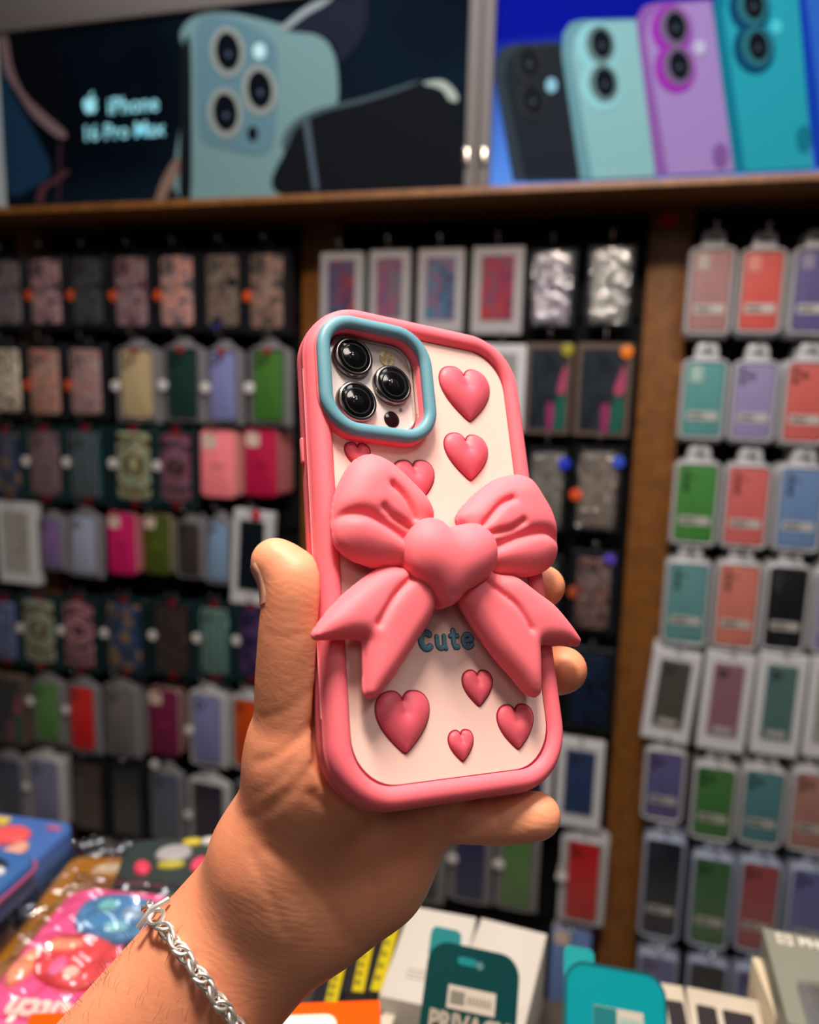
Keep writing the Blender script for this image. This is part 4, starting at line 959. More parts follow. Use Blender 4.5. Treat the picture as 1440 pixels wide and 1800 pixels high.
# bow ---------------------------------------------------------------------
def boxblur(A, r):
    for ax in (0, 1):
        k = 2 * r + 1; P = np.pad(A, [(r, r) if i == ax else (0, 0) for i in range(2)], mode='edge'); c = np.cumsum(P, axis=ax)
        c = np.concatenate([np.zeros_like(np.take(c, [0], axis=ax)), c], axis=ax)
        A = (np.take(c, range(k, c.shape[ax]), axis=ax) - np.take(c, range(0, c.shape[ax] - k), axis=ax)) / k
    return A
def seg_dist(X, Y, P, closed=True):
    d = np.full(X.shape, 1e9); n = len(P)
    for i in range(n if closed else n - 1):
        a = P[i]; b = P[(i + 1) % n]; ex, ey = b[0] - a[0], b[1] - a[1]; L = ex * ex + ey * ey + 1e-12
        t = np.clip(((X - a[0]) * ex + (Y - a[1]) * ey) / L, 0, 1)
        d = np.minimum(d, (X - a[0] - t * ex) ** 2 + (Y - a[1] - t * ey) ** 2)
    return np.sqrt(d)
def inside(X, Y, P):
    c = np.zeros(X.shape, bool); n = len(P)
    for i in range(n):
        x1, y1 = P[i - 1]; x2, y2 = P[i]
        if y1 == y2: continue
        c ^= ((y1 > Y) != (y2 > Y)) & (X < (x2 - x1) * (Y - y1) / (y2 - y1) + x1)
    return c
def puff(name, outline, creases, w0, Hf, Hb, R, m, parent, h=.5, bulge=0, soft=2, sharp=0, lip=0):
    P = [tuple(q[:2]) for q in spline(outline, 4)] if not sharp else outline
    xs = [p[0] for p in P]; ys = [p[1] for p in P]
    x0, x1, y0, y1 = min(xs) - 2, max(xs) + 2, min(ys) - 2, max(ys) + 2
    X, Y = np.meshgrid(np.arange(x0, x1, h), np.arange(y0, y1, h), indexing='ij')
    d = seg_dist(X, Y, P); d[~inside(X, Y, P)] *= -1
    if soft:
        wgt = np.clip((d - .6) / 2.0, 0, 1); d = d * (1 - wgt) + boxblur(boxblur(d, soft), soft) * wgt
    T = np.ones_like(X) * Hf
    if bulge:
        T = T + bulge * (1 - np.exp(-np.clip(d, 0, None) / (R * 1.3)))
    for pts, dep, sg, taper in creases:
        cpt = [tuple(q[:2]) for q in spline(pts, 6, False)]
        dc = seg_dist(X, Y, cpt, False); Lc = len(cpt)
        T = T - dep * np.exp(-(dc / sg) ** 1.5)
    q = np.clip(R - d, 0, None) / R
    Z = np.arange(w0 - Hb - 1.5, w0 + Hf + bulge + 1.5, h)
    dz = Z[None, None, :] - w0
    up = dz / np.maximum(T, .5)[:, :, None]; dn = dz / Hb
    q3 = q[:, :, None]
    F = np.where(dz > 0, np.sqrt(q3 ** 2 + up ** 2), np.maximum(q3, np.abs(dn))) - 1
    if lip: F = np.minimum(F, np.maximum(np.abs(dz + .3) / .55, 1 + (-d[:, :, None] - .55) * 1.5) - 1)
    V, Q = surface_nets(F.astype(np.float32), np.array([x0, y0, Z[0]]), h)
    V = laplace(V, Q, 3, .5)
    return np_mesh(name, V * SCL, Q, m, parent)
LL = [(-6.5, 5.0), (-5.3, 6.6), (-5.6, 9.4), (-7.7, 13.2), (-13.1, 18.4), (-18.1, 22.6), (-22.5, 25.0), (-26.9, 25.7), (-30.7, 24.4), (-34.2, 21.6), (-37.0, 17.6), (-39.4, 13.0), (-41.0, 8.6), (-41.9, 3.9), (-42.0, 0.0), (-41.5, -3.2), (-40.0, -5.7), (-36.7, -8.4), (-31.9, -10.2), (-27.0, -11.2), (-17.5, -11.0), (-10.0, -9.1), (-8.0, -3), (-8, 3)]
LR = [(5.2, 4.2), (4.4, 5.8), (4.9, 7.8), (7.6, 10.9), (13.9, 16.2), (22.1, 21.4), (30.8, 24.1), (35.5, 24.2), (39.0, 22.6), (42.5, 17.3), (45.5, 12.1), (46.9, 6.3), (46.8, 0.9), (45.8, -3.7), (43.5, -7.6), (38.2, -10.7), (31.5, -12.3), (25.2, -12.6), (16.5, -12.3), (9.3, -9.7), (6, -4), (6, 2)]
TL_ = [(-15, -9), (-17.5, -10.9), (-23.7, -10.8), (-29.3, -13.1), (-35.3, -17.0), (-40.7, -21.1), (-45.6, -25.7), (-49.1, -29.9), (-50.2, -31.6), (-49.4, -32.9), (-48.2, -32.9), (-42.4, -32.9), (-36.5, -33.0), (-34.4, -33.6), (-34.2, -36.4), (-34.7, -45.4), (-34.8, -48.6), (-33.8, -49.9), (-32.0, -49.9), (-30.2, -48.8), (-24.5, -43.7), (-16.9, -35.0), (-10.9, -28.1), (-7.3, -21.8), (-6.9, -18.2), (-7, -13), (-10, -9)]
TR_ = [(14, -9), (16.0, -11.8), (24.3, -12.6), (28.4, -14.5), (34.1, -18.3), (40.4, -22.3), (45.6, -27.7), (49.8, -33.1), (51.0, -35.3), (50.4, -36.5), (48.6, -36.6), (40.3, -36.1), (34.0, -36.0), (32.4, -36.8), (31.8, -41.5), (30.4, -50.9), (29.6, -52.6), (27.5, -53.0), (25.0, -52.0), (20.7, -47.2), (13.5, -39.3), (7.6, -31.2), (3.2, -24.1), (2.1, -21.4), (2.4, -17), (5, -12), (9, -9)]
for q in HEARTS: heart(*q)
bow = mm(MB().disc_lathe(-2, -8, [(13, -.2), (13, 1.2), (10.5, 1.6), (10.5, 7)], 36)).build('bow', M_BOW, case, label='puffy pink ribbon bow raised on a round foot')
W0 = 6.8
puff('bow_loop', LL, [([(-22.6, 14.4), (-19.3, 11.4), (-17.0, 7.8), (-15.5, 3.9)], 2.3, 1.3, 0), ([(-26.6, 6.5), (-23.7, 3.7), (-17.4, .4)], 2.0, 1.3, 0), ([(-42.5, 2.6), (-38.4, 4.3), (-33.5, 4.5), (-28.0, 2.4), (-18.0, -3.4)], 3.1, 2.0, 0)], W0, 4.6, 2.6, 8, M_BOW, bow, bulge=3.3, soft=4, lip=1)
puff('bow_loop', LR, [([(24.8, 13.5), (19.6, 11.0), (11.7, 3.6)], 2.3, 1.3, 0), ([(27.8, 5.3), (22.3, 2.4), (12.8, 0.2)], 2.0, 1.3, 0), ([(47.5, 0.2), (43.2, 1.2), (39.0, 2.4), (32.4, 1.8), (24.8, -0.4), (15.0, -4.0)], 3.1, 2.0, 0)], W0, 4.6, 2.6, 8, M_BOW, bow, bulge=3.3, soft=4, lip=1)
puff('bow_tail', TL_, [([(-14, -11.5), (-18.0, -15.3), (-22.2, -18.7), (-26.1, -22.9), (-30.5, -29.3)], 1.9, 1.2, 0)], W0 - .2, 4.0, 2.4, 5.2, M_BOW, bow, bulge=2.0, soft=3, lip=1)
puff('bow_tail', TR_, [([(8, -13.4), (11.0, -16.0), (16.8, -19.9), (22.1, -24.3), (26.6, -31.5)], 1.9, 1.2, 0)], W0 - .2, 4.0, 2.4, 5.2, M_BOW, bow, bulge=2.0, soft=3, lip=1)
KN = [(-2.4, 2.0), (-5.2, 3.8), (-10.0, 4.6), (-15.0, 2.9), (-18.7, -1.2), (-20.3, -6.1), (-19.5, -11.5), (-16.4, -15.5), (-12.2, -18.3), (-9.4, -21.6), (-6.8, -23.8), (-4.8, -24.0), (-2.2, -22.6), (1.6, -19.4), (9.6, -15.4), (13.6, -11.0), (15.2, -6.0), (14.6, -1.6), (12.0, 1.9), (7.5, 3.7), (2.6, 3.2)]
puff('bow_knot', KN, [([(-2.4, 7), (-2.5, 1.5)], 3.0, 3.6, 0)], 10.6, 8.6, 6.5, 11.5, M_BOW, bow, h=.5, bulge=1.2, soft=6)
# seam line along the left flank and a little port bump
mm(MB().tube([(-44.55, y, -3.2) for y in (-55, -20, 20, 58)], .18, 6)).build('side_seam', mat((250, 150, 165), .4), case)
mm(MB().prism(rrect(0, 0, 1, 4.5, .9), 0, .7, .4, 2)).build('side_button', M_PINK, case).matrix_local = Matrix.Translation((-.0448, .030, -.0062)) @ Euler((0, -PI / 2, 0)).to_matrix().to_4x4()

# ---- the phone inside
PM = HM @ Matrix.Translation((0, 0, -.0105))
ph = thing('smartphone', 'white phone with three camera lenses inside the pink case', 'phone', PM)
mm(MB().prism(rrect(0, 0, 38.8, 78.2, 16.5, 8), 0, 7.4, 1.0, 3, back=True)).build('body', mat((214, 204, 200), .25), ph)
mm(MB().prism(rrect(0, 0, 37.8, 77.2, 15.5, 8), -.25, -.02)).build('screen', mat((6, 6, 8), .08), ph)
pl = mm(MB().prism(rrect(HC[0] - .1, HC[1] + .2, 17.2, 17.2, 8.6, 8), 7.4, 9.0, .6, 3)).build('camera_plateau', mat((214, 208, 204), .3, coat=.3), ph)
mm(MB().sweep(rrect(HC[0] - .1, HC[1] + .2, 16.6, 16.6, 8.2, 8), [(-.5, 8.9), (-.5, 9.5), (0, 9.8), (.5, 9.5), (.5, 8.9)])).build('lens_protector', mat((232, 226, 222), .1, trans=.6, coat=.5), ph)
M_RING, M_LENS = mat((128, 124, 124), .22, 1.0), mat((6, 6, 8), .1, spec=.5)
for cx, cy in ((-27.0, 64.0), (-12.2, 56.0), (-26.8, 47.4)):
    r_ = mm(MB().disc_lathe(cx, cy, [(7.4, 9.0), (7.4, 10.6), (7.1, 11.2), (6.6, 11.5), (6.1, 11.4), (5.9, 10.9)], 48)).build('lens_ring', M_RING, pl, angle=50)
    g_ = mm(MB().disc_lathe(cx, cy, [(6.0, 10.4), (6.0, 11.25), (5.7, 11.4)], 40)).build('lens_glass', M_LENS, r_)
    mm(MB().sweep(circle(cx, cy, 4.6, 36), [(-.25, 11.38), (-.25, 11.46), (.25, 11.46), (.25, 11.38)])).build('inner_barrel', mat((16, 16, 19), .4), r_)
    mm(MB().disc_lathe(cx, cy, [(2.0, 11.4), (1.7, 11.6), (.8, 11.75), (.2, 11.8)], 20)).build('inner_lens', mat((18, 18, 24), .08), r_)
mm(MB().disc_lathe(-12.8, 66.6, [(3.1, 8.9), (3.1, 9.3), (2.9, 9.45)], 24)).build('flash', mat_pattern([(236, 222, 180), (180, 160, 120), (240, 232, 204)], 300, .2), pl)
mm(MB().disc_lathe(-13.0, 43.4, [(3.0, 8.9), (3.0, 9.2), (2.8, 9.3)], 24)).build('depth_sensor', mat((30, 14, 18), .12), pl)
mm(MB().disc_lathe(-9.0, 47.5, [(.7, 8.9), (.7, 9.2), (.5, 9.25)], 12)).build('microphone', mat((120, 112, 106), .4), pl)

# ================================================================== THE HAND
cOc = np.array([0.00941378, 0.01000952, 0.25984503]) * 1000
cuc, cvc = np.array([0.86168528, 0.06535209, 0.50321724]), np.array([-0.08498706, -0.9590792, 0.27008202])
cwc = np.array([0.50027561, -0.27549265, -0.82087034])
def pz(px, py, z): return np.array([(px - 720) / FPX * z, (py - 900) / FPX * z, z])            # camera frame, mm
def pw(px, py, w):                                                                              # on the plane w mm above the case back
    d = np.array([(px - 720) / FPX, (py - 900) / FPX, 1.0]); o = cOc + cwc * w
    return d * (o.dot(cwc) / d.dot(cwc))
def cc(u, v, w): return cOc + cuc * u + cvc * v + cwc * w
wr = pz(500, 1570, 262)
fd = pz(343, 1745, 262) - pz(491, 1578, 262); fd /= np.linalg.norm(fd)
side = np.array([.75, .66, 0]); side /= np.linalg.norm(side)
PR = []   # (a, b, ra, rb, k, group)
def rc(a, b, ra, rb, k=6): PR.append((np.array(a), np.array(b), ra, rb, k))
# forearm: two bones side by side
fa0 = pz(491, 1578, 262); fa1 = fa0 + fd * 120 + np.array([0, 0, -8]); fa2 = fa0 + fd * 240 + np.array([0, 0, -18])
for s_ in (-1, 1):
    rc(fa0 + side * s_ * 8.5, fa1 + side * s_ * 9.5, 19.0, 20.0); rc(fa1 + side * s_ * 9.5, fa2 + side * s_ * 13, 20.0, 25.0)
rc(fa0, fa1, 20.5, 22.0)
# palm
mcI, mcM, mcR, mcP = pw(610, 1190, -25), pw(690, 1190, -26), pw(755, 1230, -27), pw(800, 1300, -28)
w1, w2 = pz(470, 1560, 260), pz(560, 1580, 264)
for a, b, ra, rb in ((w1, mcI, 17, 12), ((w1 + w2) / 2, mcM, 18, 12.5), (w2, mcR, 18, 12.5), (w2, mcP, 18, 12)): rc(a, b, ra, rb, 9)
rc(pw(742, 1400, -29), pz(650, 1522, 266), 16.5, 19.0, 10)      # hypothenar
rc(pz(650, 1522, 266), fa0 + side * 6, 19.0, 20.5, 10)
rc(pw(640, 1300, -29), pw(740, 1330, -29), 15, 14, 10)
# thenar and thumb: each digit is a smooth chain of many short tapered pieces
def chain(pts, k0, k=2.0, n=4):
    P4 = [(*p, r) for p, r in pts]; out = []
    for i in range(len(P4) - 1):
        p0, p1, p2, p3 = [np.array(P4[max(0, min(len(P4) - 1, j))]) for j in (i - 1, i, i + 1, i + 2)]
        for q in range(n):
            t = q / n; out.append(.5 * (2 * p1 + (p2 - p0) * t + (2 * p0 - 5 * p1 + 4 * p2 - p3) * t * t + (3 * p1 - p0 - 3 * p2 + p3) * t ** 3))
    out.append(np.array(P4[-1]))
    for i in range(len(out) - 1): rc(out[i][:3], out[i + 1][:3], out[i][3], out[i + 1][3], k0 if i < n else k)
t0, t1_ = pz(488, 1500, 254), pz(545, 1370, 249)
rc(t0, t1_, 18.5, 17.6, 12); rc(pz(500, 1540, 256), t0, 19, 18.5, 10); rc(t1_, mcI, 15, 10, 12)
chain([(t1_, 17.6), (pz(538, 1290, 245), 15.6), (pz(525, 1215, 241), 13.0), (pz(519, 1150, 238), 11.0), (pz(518, 1090, 236.5), 9.9), (pz(521, 1035, 236), 8.9), (pz(521, 1015, 236), 7.8)], 8)
rc(pz(520, 1048, 236.5), pz(490, 993, 237.5), 8.4, 7.3, 4); rc(pz(489, 993, 237.5), pz(481, 986, 237.5), 7.2, 6.8, 3)
# index, straight up behind the case
chain([(mcI, 10.8), (pw(690, 1010, -22.5), 9.2), (pw(750, 890, -21.3), 8.4), (pw(785, 820, -20.8), 7.6)], 5)
# middle, ring and little finger
tm = cc(52.6, -12.6, -9.5); chain([(mcM, 11.5), (cc(30, -10, -30), 9.8), (cc(51, -11.5, -24), 8.6), (tm, 7.8)], 5)
tr = cc(55.0, -44.0, -7.5); chain([(mcR, 11.5), (cc(32, -43, -31), 10), (cc(54.5, -43.5, -23), 8.8), (tr, 8.3)], 5)
tp = cc(34.0, -91.6, -7); chain([(mcP, 12), (cc(3.0, -86.0, -29), 8.2), (cc(20, -91.6, -17), 7.5), (tp, 7.8)], 6)
def smin(a, b, k):
    h = np.clip(.5 + .5 * (b - a) / k, 0, 1); return b + (a - b) * h - k * h * (1 - h)
def rcone(P, a, b, ra, rb):
    ba = b - a; L2_ = ba.dot(ba); pa = P - a
    t = np.clip(pa @ ba / L2_, 0, 1); q = pa - t[..., None] * ba
    return np.sqrt((q * q).sum(-1)) - (ra + (rb - ra) * t)
HH = 1.0
allp = np.array([p for q in PR for p in (q[0], q[1])]); lo = allp.min(0) - 30; hi = allp.max(0) + 30
lo[1] = max(lo[1], -60)
dims = np.ceil((hi - lo) / HH).astype(int)
Fh = np.full(dims, 30.0, np.float32)
for a, b, ra, rb, k in PR:
    l = np.minimum(a, b) - max(ra, rb) - 14; h_ = np.maximum(a, b) + max(ra, rb) + 14
    i0 = np.maximum(np.floor((l - lo) / HH).astype(int), 0); i1 = np.minimum(np.ceil((h_ - lo) / HH).astype(int), dims)
    gx, gy, gz = [np.arange(i0[q], i1[q]) * HH + lo[q] for q in range(3)]
    P = np.stack(np.meshgrid(gx, gy, gz, indexing='ij'), -1)
    d = rcone(P, a, b, ra, rb).astype(np.float32)
    sl = tuple(slice(i0[q], i1[q]) for q in range(3))
    Fh[sl] = smin(Fh[sl], d, k)
# skin creases: narrow dents along lines that lie on the surface
CRS = [([pz(545, 1395, 226), pz(600, 1440, 232), pz(640, 1500, 240), pz(655, 1560, 246)], .7, 1.4),
       ([pz(470, 1490, 238), pz(530, 1540, 240), pz(580, 1600, 243), pz(600, 1650, 246)], .55, 1.3),
       ([pz(440, 1500, 238), pz(470, 1560, 240), pz(500, 1640, 243)], .35, 1.4),
       ([pz(470, 1420, 232), pz(520, 1380, 226), pz(560, 1330, 222)], .5, 1.3),
       ([pz(452, 1340, 232), pz(500, 1320, 226), pz(550, 1270, 222)], .5, 1.3),
       ([pz(470, 1112, 228), pz(500, 1122, 224), pz(535, 1116, 226)], .18, 1.4),
       ([pz(452, 1395, 232), pz(490, 1372, 226), pz(530, 1322, 222)], .3, 1.0), ([pz(430, 1440, 232), pz(480, 1425, 226), pz(525, 1390, 222)], .25, 1.0),
       ([pz(500, 1450, 232), pz(550, 1475, 232), pz(600, 1530, 240)], .25, 1.1), ([pz(520, 1480, 232), pz(560, 1510, 232), pz(590, 1560, 240)], .25, 1.0), ([pz(460, 1262, 232), pz(500, 1250, 226), pz(545, 1215, 222)], .25, 1.0),
       ([pz(640, 1420, 236), pz(655, 1470, 240), pz(650, 1520, 244)], .3, 1.2), ([pz(590, 1600, 240), pz(612, 1640, 243), pz(625, 1665, 246)], .4, 1.2),
       ([pz(775, 1400, 252), pz(790, 1430, 252), pz(808, 1462, 254)], 1.2, 1.5),
       ([pz(866, 1402, 248), pz(872, 1425, 246), pz(872, 1445, 248)], .8, 1.2)]
for pts, dep, sg in CRS:
    pts = np.array([list(q) for q in spline([Vector(p) for p in pts], 6, False)])
    lo_, hi_ = pts.min(0) - 9, pts.max(0) + 9; lo_[2] -= 14; hi_[2] += 22
    i0 = np.maximum(np.floor((lo_ - lo) / HH).astype(int), 0); i1 = np.minimum(np.ceil((hi_ - lo) / HH).astype(int), dims)
    gx, gy, gz = [np.arange(i0[q], i1[q]) * HH + lo[q] for q in range(3)]
    P = np.stack(np.meshgrid(gx, gy, gz, indexing='ij'), -1)
    # distance measured across the line of sight so the dent follows the skin
    s2 = P[..., :2] / P[..., 2:] * 250; c2 = pts[:, :2] / pts[:, 2:] * 250; d = np.full(P.shape[:3], 1e9)
    for i in range(len(c2) - 1):
        ba = c2[i + 1] - c2[i]; t = np.clip(((s2 - c2[i]) @ ba) / ba.dot(ba), 0, 1); q = s2 - c2[i] - t[..., None] * ba; d = np.minimum(d, (q * q).sum(-1))
    sl = tuple(slice(i0[q], i1[q]) for q in range(3)); Fh[sl] += (dep * np.exp(-d / sg ** 2)).astype(np.float32)
# keep the hand outside the case
gx, gy, gz = [np.arange(dims[q]) * HH + lo[q] for q in range(3)]
m0 = np.nonzero((gy < 150))[0]; ny1 = m0[-1] + 1
P = np.stack(np.meshgrid(gx, gy[:ny1], gz, indexing='ij'), -1).astype(np.float32) - cOc.astype(np.float32)
u_, v_, w_ = P @ cuc.astype(np.float32), P @ cvc.astype(np.float32), P @ cwc.astype(np.float32); del P
rr = 20.0
qx = np.abs(u_) - (44.9 - rr); qy = np.abs(v_) - (83.6 - rr); d2 = np.sqrt(np.maximum(qx, 0) ** 2 + np.maximum(qy, 0) ** 2) + np.minimum(np.maximum(qx, qy), 0) - rr
qz = np.abs(w_ + 4.9) - 7.9; rb = 3.0
a_, b_ = d2 + rb, qz + rb
dc = np.sqrt(np.maximum(a_, 0) ** 2 + np.maximum(b_, 0) ** 2) + np.minimum(np.maximum(a_, b_), 0) - rb
Fh[:, :ny1] = -smin(-Fh[:, :ny1], dc.astype(np.float32), 1.5); del u_, v_, w_, dc
V, Q = surface_nets(Fh, lo, HH); V = laplace(V, Q, 3, .5)
Mc = np.array([[Rw.x, Dn.x, Fw.x], [Rw.y, Dn.y, Fw.y], [Rw.z, Dn.z, Fw.z]])
def cam2w(p): return Mc @ np.asarray(p) / 1000 + np.array(CP)
# keep only the largest connected piece is not needed: the chains all join the palm
HO = Vector(cam2w(wr))
Vw = (V @ Mc.T) / 1000 + np.array(CP) - np.array(HO)
def skin_mat():
    m = bpy.data.materials.new('skin'); m.use_nodes = True; nt = m.node_tree; b = nt.nodes['Principled BSDF']
    b.inputs['Roughness'].default_value = .48; b.inputs['Specular IOR Level'].default_value = .35
    b.inputs['Subsurface Weight'].default_value = .35; b.inputs['Subsurface Radius'].default_value = (1, .35, .2); b.inputs['Subsurface Scale'].default_value = .006
    tc = nt.nodes.new('ShaderNodeTexCoord')
    n1 = nt.nodes.new('ShaderNodeTexNoise'); n1.inputs['Scale'].default_value = 28; n1.inputs['Detail'].default_value = 4
    r = nt.nodes.new('ShaderNodeValToRGB'); r.color_ramp.elements[0].position = .3; r.color_ramp.elements[1].position = .7
    r.color_ramp.elements[0].color = srgb((222, 140, 106)) + (1,); r.color_ramp.elements[1].color = srgb((234, 160, 124)) + (1,)
    nt.links.new(tc.outputs['Object'], n1.inputs['Vector']); nt.links.new(n1.outputs['Fac'], r.inputs[0]); nt.links.new(r.outputs[0], b.inputs['Base Color'])
    v = nt.nodes.new('ShaderNodeTexVoronoi'); v.inputs['Scale'].default_value = 900; v.feature = 'DISTANCE_TO_EDGE'
    mp = nt.nodes.new('ShaderNodeMapping'); mp.inputs['Rotation'].default_value = (0, .6, .4); mp.inputs['Scale'].default_value = (1, 1, 2.2)
    n2 = nt.nodes.new('ShaderNodeTexNoise'); n2.inputs['Scale'].default_value = 160; n2.inputs['Detail'].default_value = 5; n2.inputs['Distortion'].default_value = .6
    nt.links.new(tc.outputs['Object'], mp.inputs[0]); nt.links.new(mp.outputs[0], n2.inputs['Vector']); nt.links.new(tc.outputs['Object'], v.inputs['Vector'])
    b1 = nt.nodes.new('ShaderNodeBump'); b1.inputs['Strength'].default_value = .28; b1.inputs['Distance'].default_value = .0005
    b2 = nt.nodes.new('ShaderNodeBump'); b2.inputs['Strength'].default_value = .12; b2.inputs['Distance'].default_value = .0003
    nt.links.new(n2.outputs['Fac'], b1.inputs['Height']); nt.links.new(v.outputs[0], b2.inputs['Height']); nt.links.new(b1.outputs[0], b2.inputs['Normal'])
    w = nt.nodes.new('ShaderNodeTexWave'); w.bands_direction = 'Z'; w.inputs['Scale'].default_value = 130; w.inputs['Distortion'].default_value = 9; w.inputs['Detail'].default_value = 3; w.inputs['Detail Scale'].default_value = .8
    mp2 = nt.nodes.new('ShaderNodeMapping'); mp2.inputs['Rotation'].default_value = (0, -.35, 0)
    n3 = nt.nodes.new('ShaderNodeTexNoise'); n3.inputs['Scale'].default_value = 22
    mr = nt.nodes.new('ShaderNodeMapRange'); mr.inputs[1].default_value = .45; mr.inputs[2].default_value = .62; mr.inputs[4].default_value = .055
    b3 = nt.nodes.new('ShaderNodeBump'); b3.inputs['Distance'].default_value = .0006
    nt.links.new(tc.outputs['Object'], mp2.inputs[0]); nt.links.new(mp2.outputs[0], w.inputs['Vector']); nt.links.new(tc.outputs['Object'], n3.inputs['Vector']); nt.links.new(n3.outputs['Fac'], mr.inputs[0])
    nt.links.new(mr.outputs[0], b3.inputs['Strength']); nt.links.new(w.outputs['Fac'], b3.inputs['Height']); nt.links.new(b2.outputs[0], b3.inputs['Normal']); nt.links.new(b3.outputs[0], b.inputs['Normal'])
    return m
M_SKIN = skin_mat()
hand = np_mesh('person', Vw, Q, M_SKIN); hand.location = HO
tag(hand, 'bare left hand and forearm gripping the pink bow phone case from behind', 'person')
bpy.context.view_layer.update()
bvh = BVHTree.FromPolygons([Vector(v) + HO for v in Vw], [tuple(int(i) for i in q) for q in Q])
# thumbnail: a thin curved plate lying on the skin, on the outer side of the thumb tip
def hit(px, py):
    r = bvh.ray_cast(CP, ray(px, py).normalized()); return r
nc = pz(455, 1008, 236.5)
ax_ = pz(447, 985, 237.5) - pz(468, 1045, 236); ax_ /= np.linalg.norm(ax_)
out_ = np.array([-.90, -.05, .18]); out_ -= ax_ * out_.dot(ax_); out_ /= np.linalg.norm(out_); wd_ = np.cross(ax_, out_)
NV = []; NF = []; na, nb = 14, 12
for i in range(na + 1):
    for j in range(nb + 1):
        s_ = (i / na * 2 - 1) * 6.2; th = (j / nb * 2 - 1) * math.radians(62) * (1 - .25 * max(0, abs(i / na * 2 - 1) - .6))
        base = pz(494, 1014, 236.8) + ax_ * s_
        dirn = out_ * math.cos(th) + wd_ * math.sin(th)
        o_ = Vector(cam2w(base + dirn * 25)); dd = -Vector(Mc @ dirn)
        r = bvh.ray_cast(o_, dd)
        p = r[0] if r[0] is not None else Vector(cam2w(base + dirn * 7))
        NV.append(p - dd * .00035 - HO)
NVb = [v + Vector(Mc @ (-out_)) * .0006 for v in NV]
n0 = len(NV)
for i in range(na):
    for j in range(nb):
        a = i * (nb + 1) + j; NF.append((a, a + 1, a + nb + 2, a + nb + 1)); NF.append((n0 + a, n0 + a + nb + 1, n0 + a + nb + 2, n0 + a + 1))
for i in range(na):
    for j in (0, nb):
        a = i * (nb + 1) + j; NF.append((a, a + nb + 1, a + nb + 1 + n0, a + n0))
for j in range(nb):
    for i in (0, na):
        a = i * (nb + 1) + j; NF.append((a, a + 1, a + 1 + n0, a + n0))
nl = mesh_obj('thumbnail', NV + NVb, NF, mat((226, 160, 138), .25, sss=.2, coat=.3), hand, True, 60); nl['label'] = 'glossy pale thumbnail'
# fine arm hairs
hb = MB(); rh = random.Random(5)
for k in range(60):
    px = rh.uniform(110, 330); py = rh.uniform(1640, 1800)
    r = hit(px, py)
    if r[0] is None or (r[0] - CP).dot(Fw) > .30: continue
    n_ = r[1]; 
    if n_.dot(CP - r[0]) < 0: n_ = -n_
    L = rh.uniform(.003, .007); tdir = (Rw * rh.uniform(-.2, .5) + -Dn * rh.uniform(.4, 1.0)); tdir = (tdir - n_ * tdir.dot(n_)).normalized()
    p = r[0]; hb.tube([p - HO + (tdir * L * s + n_ * (.0008 + .0014 * math.sin(s * 2.6))) for s in (0, .33, .66, 1)], [.00004, .00004, .00003, .00001], 4)
for k in range(20):
    t_ = rh.random(); px = 105 + (233 - 105) * t_ + 4; py = 1796 - (1796 - 1648) * t_ + 4
    r = hit(px + 3, py + 3)
    if r[0] is None: continue
    L = rh.uniform(.003, .007); tdir = (-Rw * rh.uniform(.1, .6) - Dn * rh.uniform(.3, 1.0)).normalized(); p = r[0]
    hb.tube([p - HO + tdir * L * s + r[1] * .0005 for s in (0, .5, 1)], [.00005, .00004, .00002], 4)
ho = hb.build('arm_hair', mat((60, 40, 30), .5), hand, label='fine dark hairs on the forearm'); ho['kind'] = 'stuff'

# ================================================================== BRACELET
A = hit(282, 1622)[0]; Bp = hit(412, 1796)[0]
axis = Vector(Mc @ fd).normalized(); mid = (A + Bp) / 2
vdir = (mid - CP).normalized()
nrm = (Bp - A).cross(vdir).normalized()
axc = Vector(cam2w(fa0 + fd * 28))      # a point on the forearm axis
dn_ = (A - axc).dot(nrm) / axis.dot(nrm); cen = axc + axis * dn_
e1 = (A - cen); e1 = (e1 - nrm * e1.dot(nrm)).normalized(); e2 = nrm.cross(e1)
if (Bp - cen).dot(e2) < 0: e2 = -e2
ring = []
for k in range(360):
    a = 2 * PI * k / 360; d = e1 * math.cos(a) + e2 * math.sin(a)
    r = bvh.ray_cast(cen + d * .08, -d)
    ring.append(r[0] + d * .0031 if r[0] is not None else cen + d * .028)
ring = [sum((ring[(k + j) % 360] for j in range(-6, 7)), Vector()) / 13 for k in range(360)]
cum = [0]
for k in range(360): cum.append(cum[-1] + (ring[(k + 1) % 360] - ring[k]).length)
TOT = cum[-1]
def ring_at(s):
    s = s % TOT; import bisect
    k = min(359, bisect.bisect_right(cum, s) - 1); f = (s - cum[k]) / (cum[k + 1] - cum[k] + 1e-9)
    p = ring[k].lerp(ring[(k + 1) % 360], f); tg = (ring[(k + 2) % 360] - ring[(k - 2) % 360]).normalized(); out = (p - cen); out = (out - tg * out.dot(tg)).normalized()
    return p, tg, out
M_SIL = mat((232, 230, 224), .34, .85); M_SIL.name = 'silver'
br = thing('bracelet', 'silver byzantine chain bracelet round the wrist', 'bracelet', Matrix.Translation(ring_at(0)[0]))
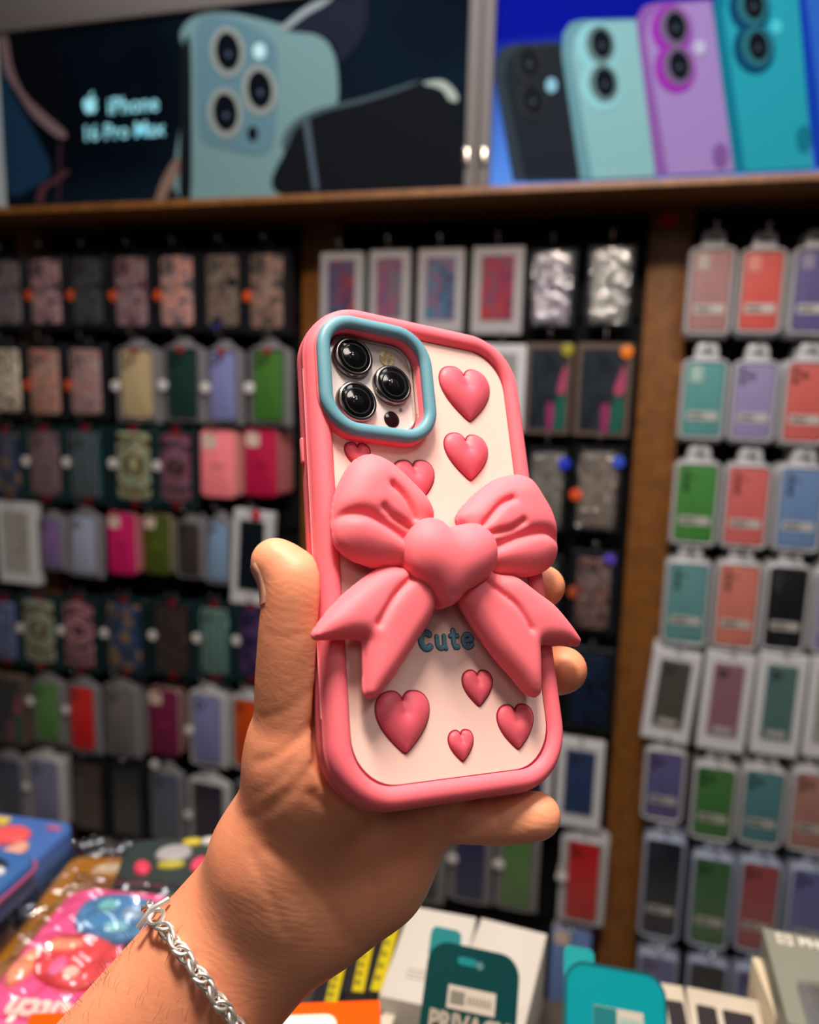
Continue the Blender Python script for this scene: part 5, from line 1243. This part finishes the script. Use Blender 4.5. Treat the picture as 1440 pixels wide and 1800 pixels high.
def torus_link(rx, ry, r, n=18, m=7):
    V = []; F = []
    for i in range(n):
        a = 2 * PI * i / n; c = Vector((rx * math.cos(a), ry * math.sin(a), 0)); nn = Vector((math.cos(a) / rx, math.sin(a) / ry, 0)).normalized()
        for j in range(m):
            b = 2 * PI * j / m; V.append(c + nn * r * math.cos(b) + Vector((0, 0, r * math.sin(b))))
    F = [(i * m + j, ((i + 1) % n) * m + j, ((i + 1) % n) * m + (j + 1) % m, i * m + (j + 1) % m) for i in range(n) for j in range(m)]
    return V, F
V, F = torus_link(.0030, .0021, .00070)
lk = mesh_obj('chain_link', V, F, M_SIL, br, True, 0)
lk2m = torus_link(.0016, .0013, .0006)
s0 = .006; step = .0025; i = 0; first = True
inv = br.matrix_world.inverted()
nmax = int((TOT - .014) / step)
for i in range(nmax):
    p, tg, out = ring_at(s0 + i * step); sd = tg.cross(out)
    ph_ = i % 4
    ang = [0.62, -0.62, PI / 2 + .62, PI / 2 - .62][ph_]
    tilt = [.35, -.35, .35, -.35][ph_]
    yv_ = (out * math.sin(ang) + sd * math.cos(ang)); xv_ = (tg * math.cos(tilt) + out * math.sin(tilt)); xv_ = (xv_ - yv_ * xv_.dot(yv_)).normalized(); zv_ = xv_.cross(yv_)
    o = lk if i == 0 else lk.copy()
    if i: COL.objects.link(o)
    o.parent = br
    o.matrix_local = inv @ Matrix(((xv_.x, yv_.x, zv_.x, p.x), (xv_.y, yv_.y, zv_.y, p.y), (xv_.z, yv_.z, zv_.z, p.z), (0, 0, 0, 1)))
    if i > 92: break
# toggle clasp standing up at the wrist edge
p, tg, out = ring_at(-.0005); sd = tg.cross(out)
Rl = Matrix(((tg.x, out.x, sd.x, p.x), (tg.y, out.y, sd.y, p.y), (tg.z, out.z, sd.z, p.z), (0, 0, 0, 1)))
cl = MB().tube([(-.001, .0005, -.006), (-.001, .0022, 0), (-.001, .0005, .006)], .0011, 8).build('clasp', M_SIL, br, label='silver toggle clasp'); cl.matrix_local = inv @ Rl
V, F = torus_link(.0036, .0024, .0008, 22); o = mesh_obj('clasp_ring', [(v[0] + .003, v[2] + .001, v[1]) for v in V], F, M_SIL, cl)
V, F = torus_link(.0022, .0018, .0007, 18); o = mesh_obj('clasp_ring', [(v[0] - .0035, v[1] + .001, v[2]) for v in V], F, M_SIL, cl)
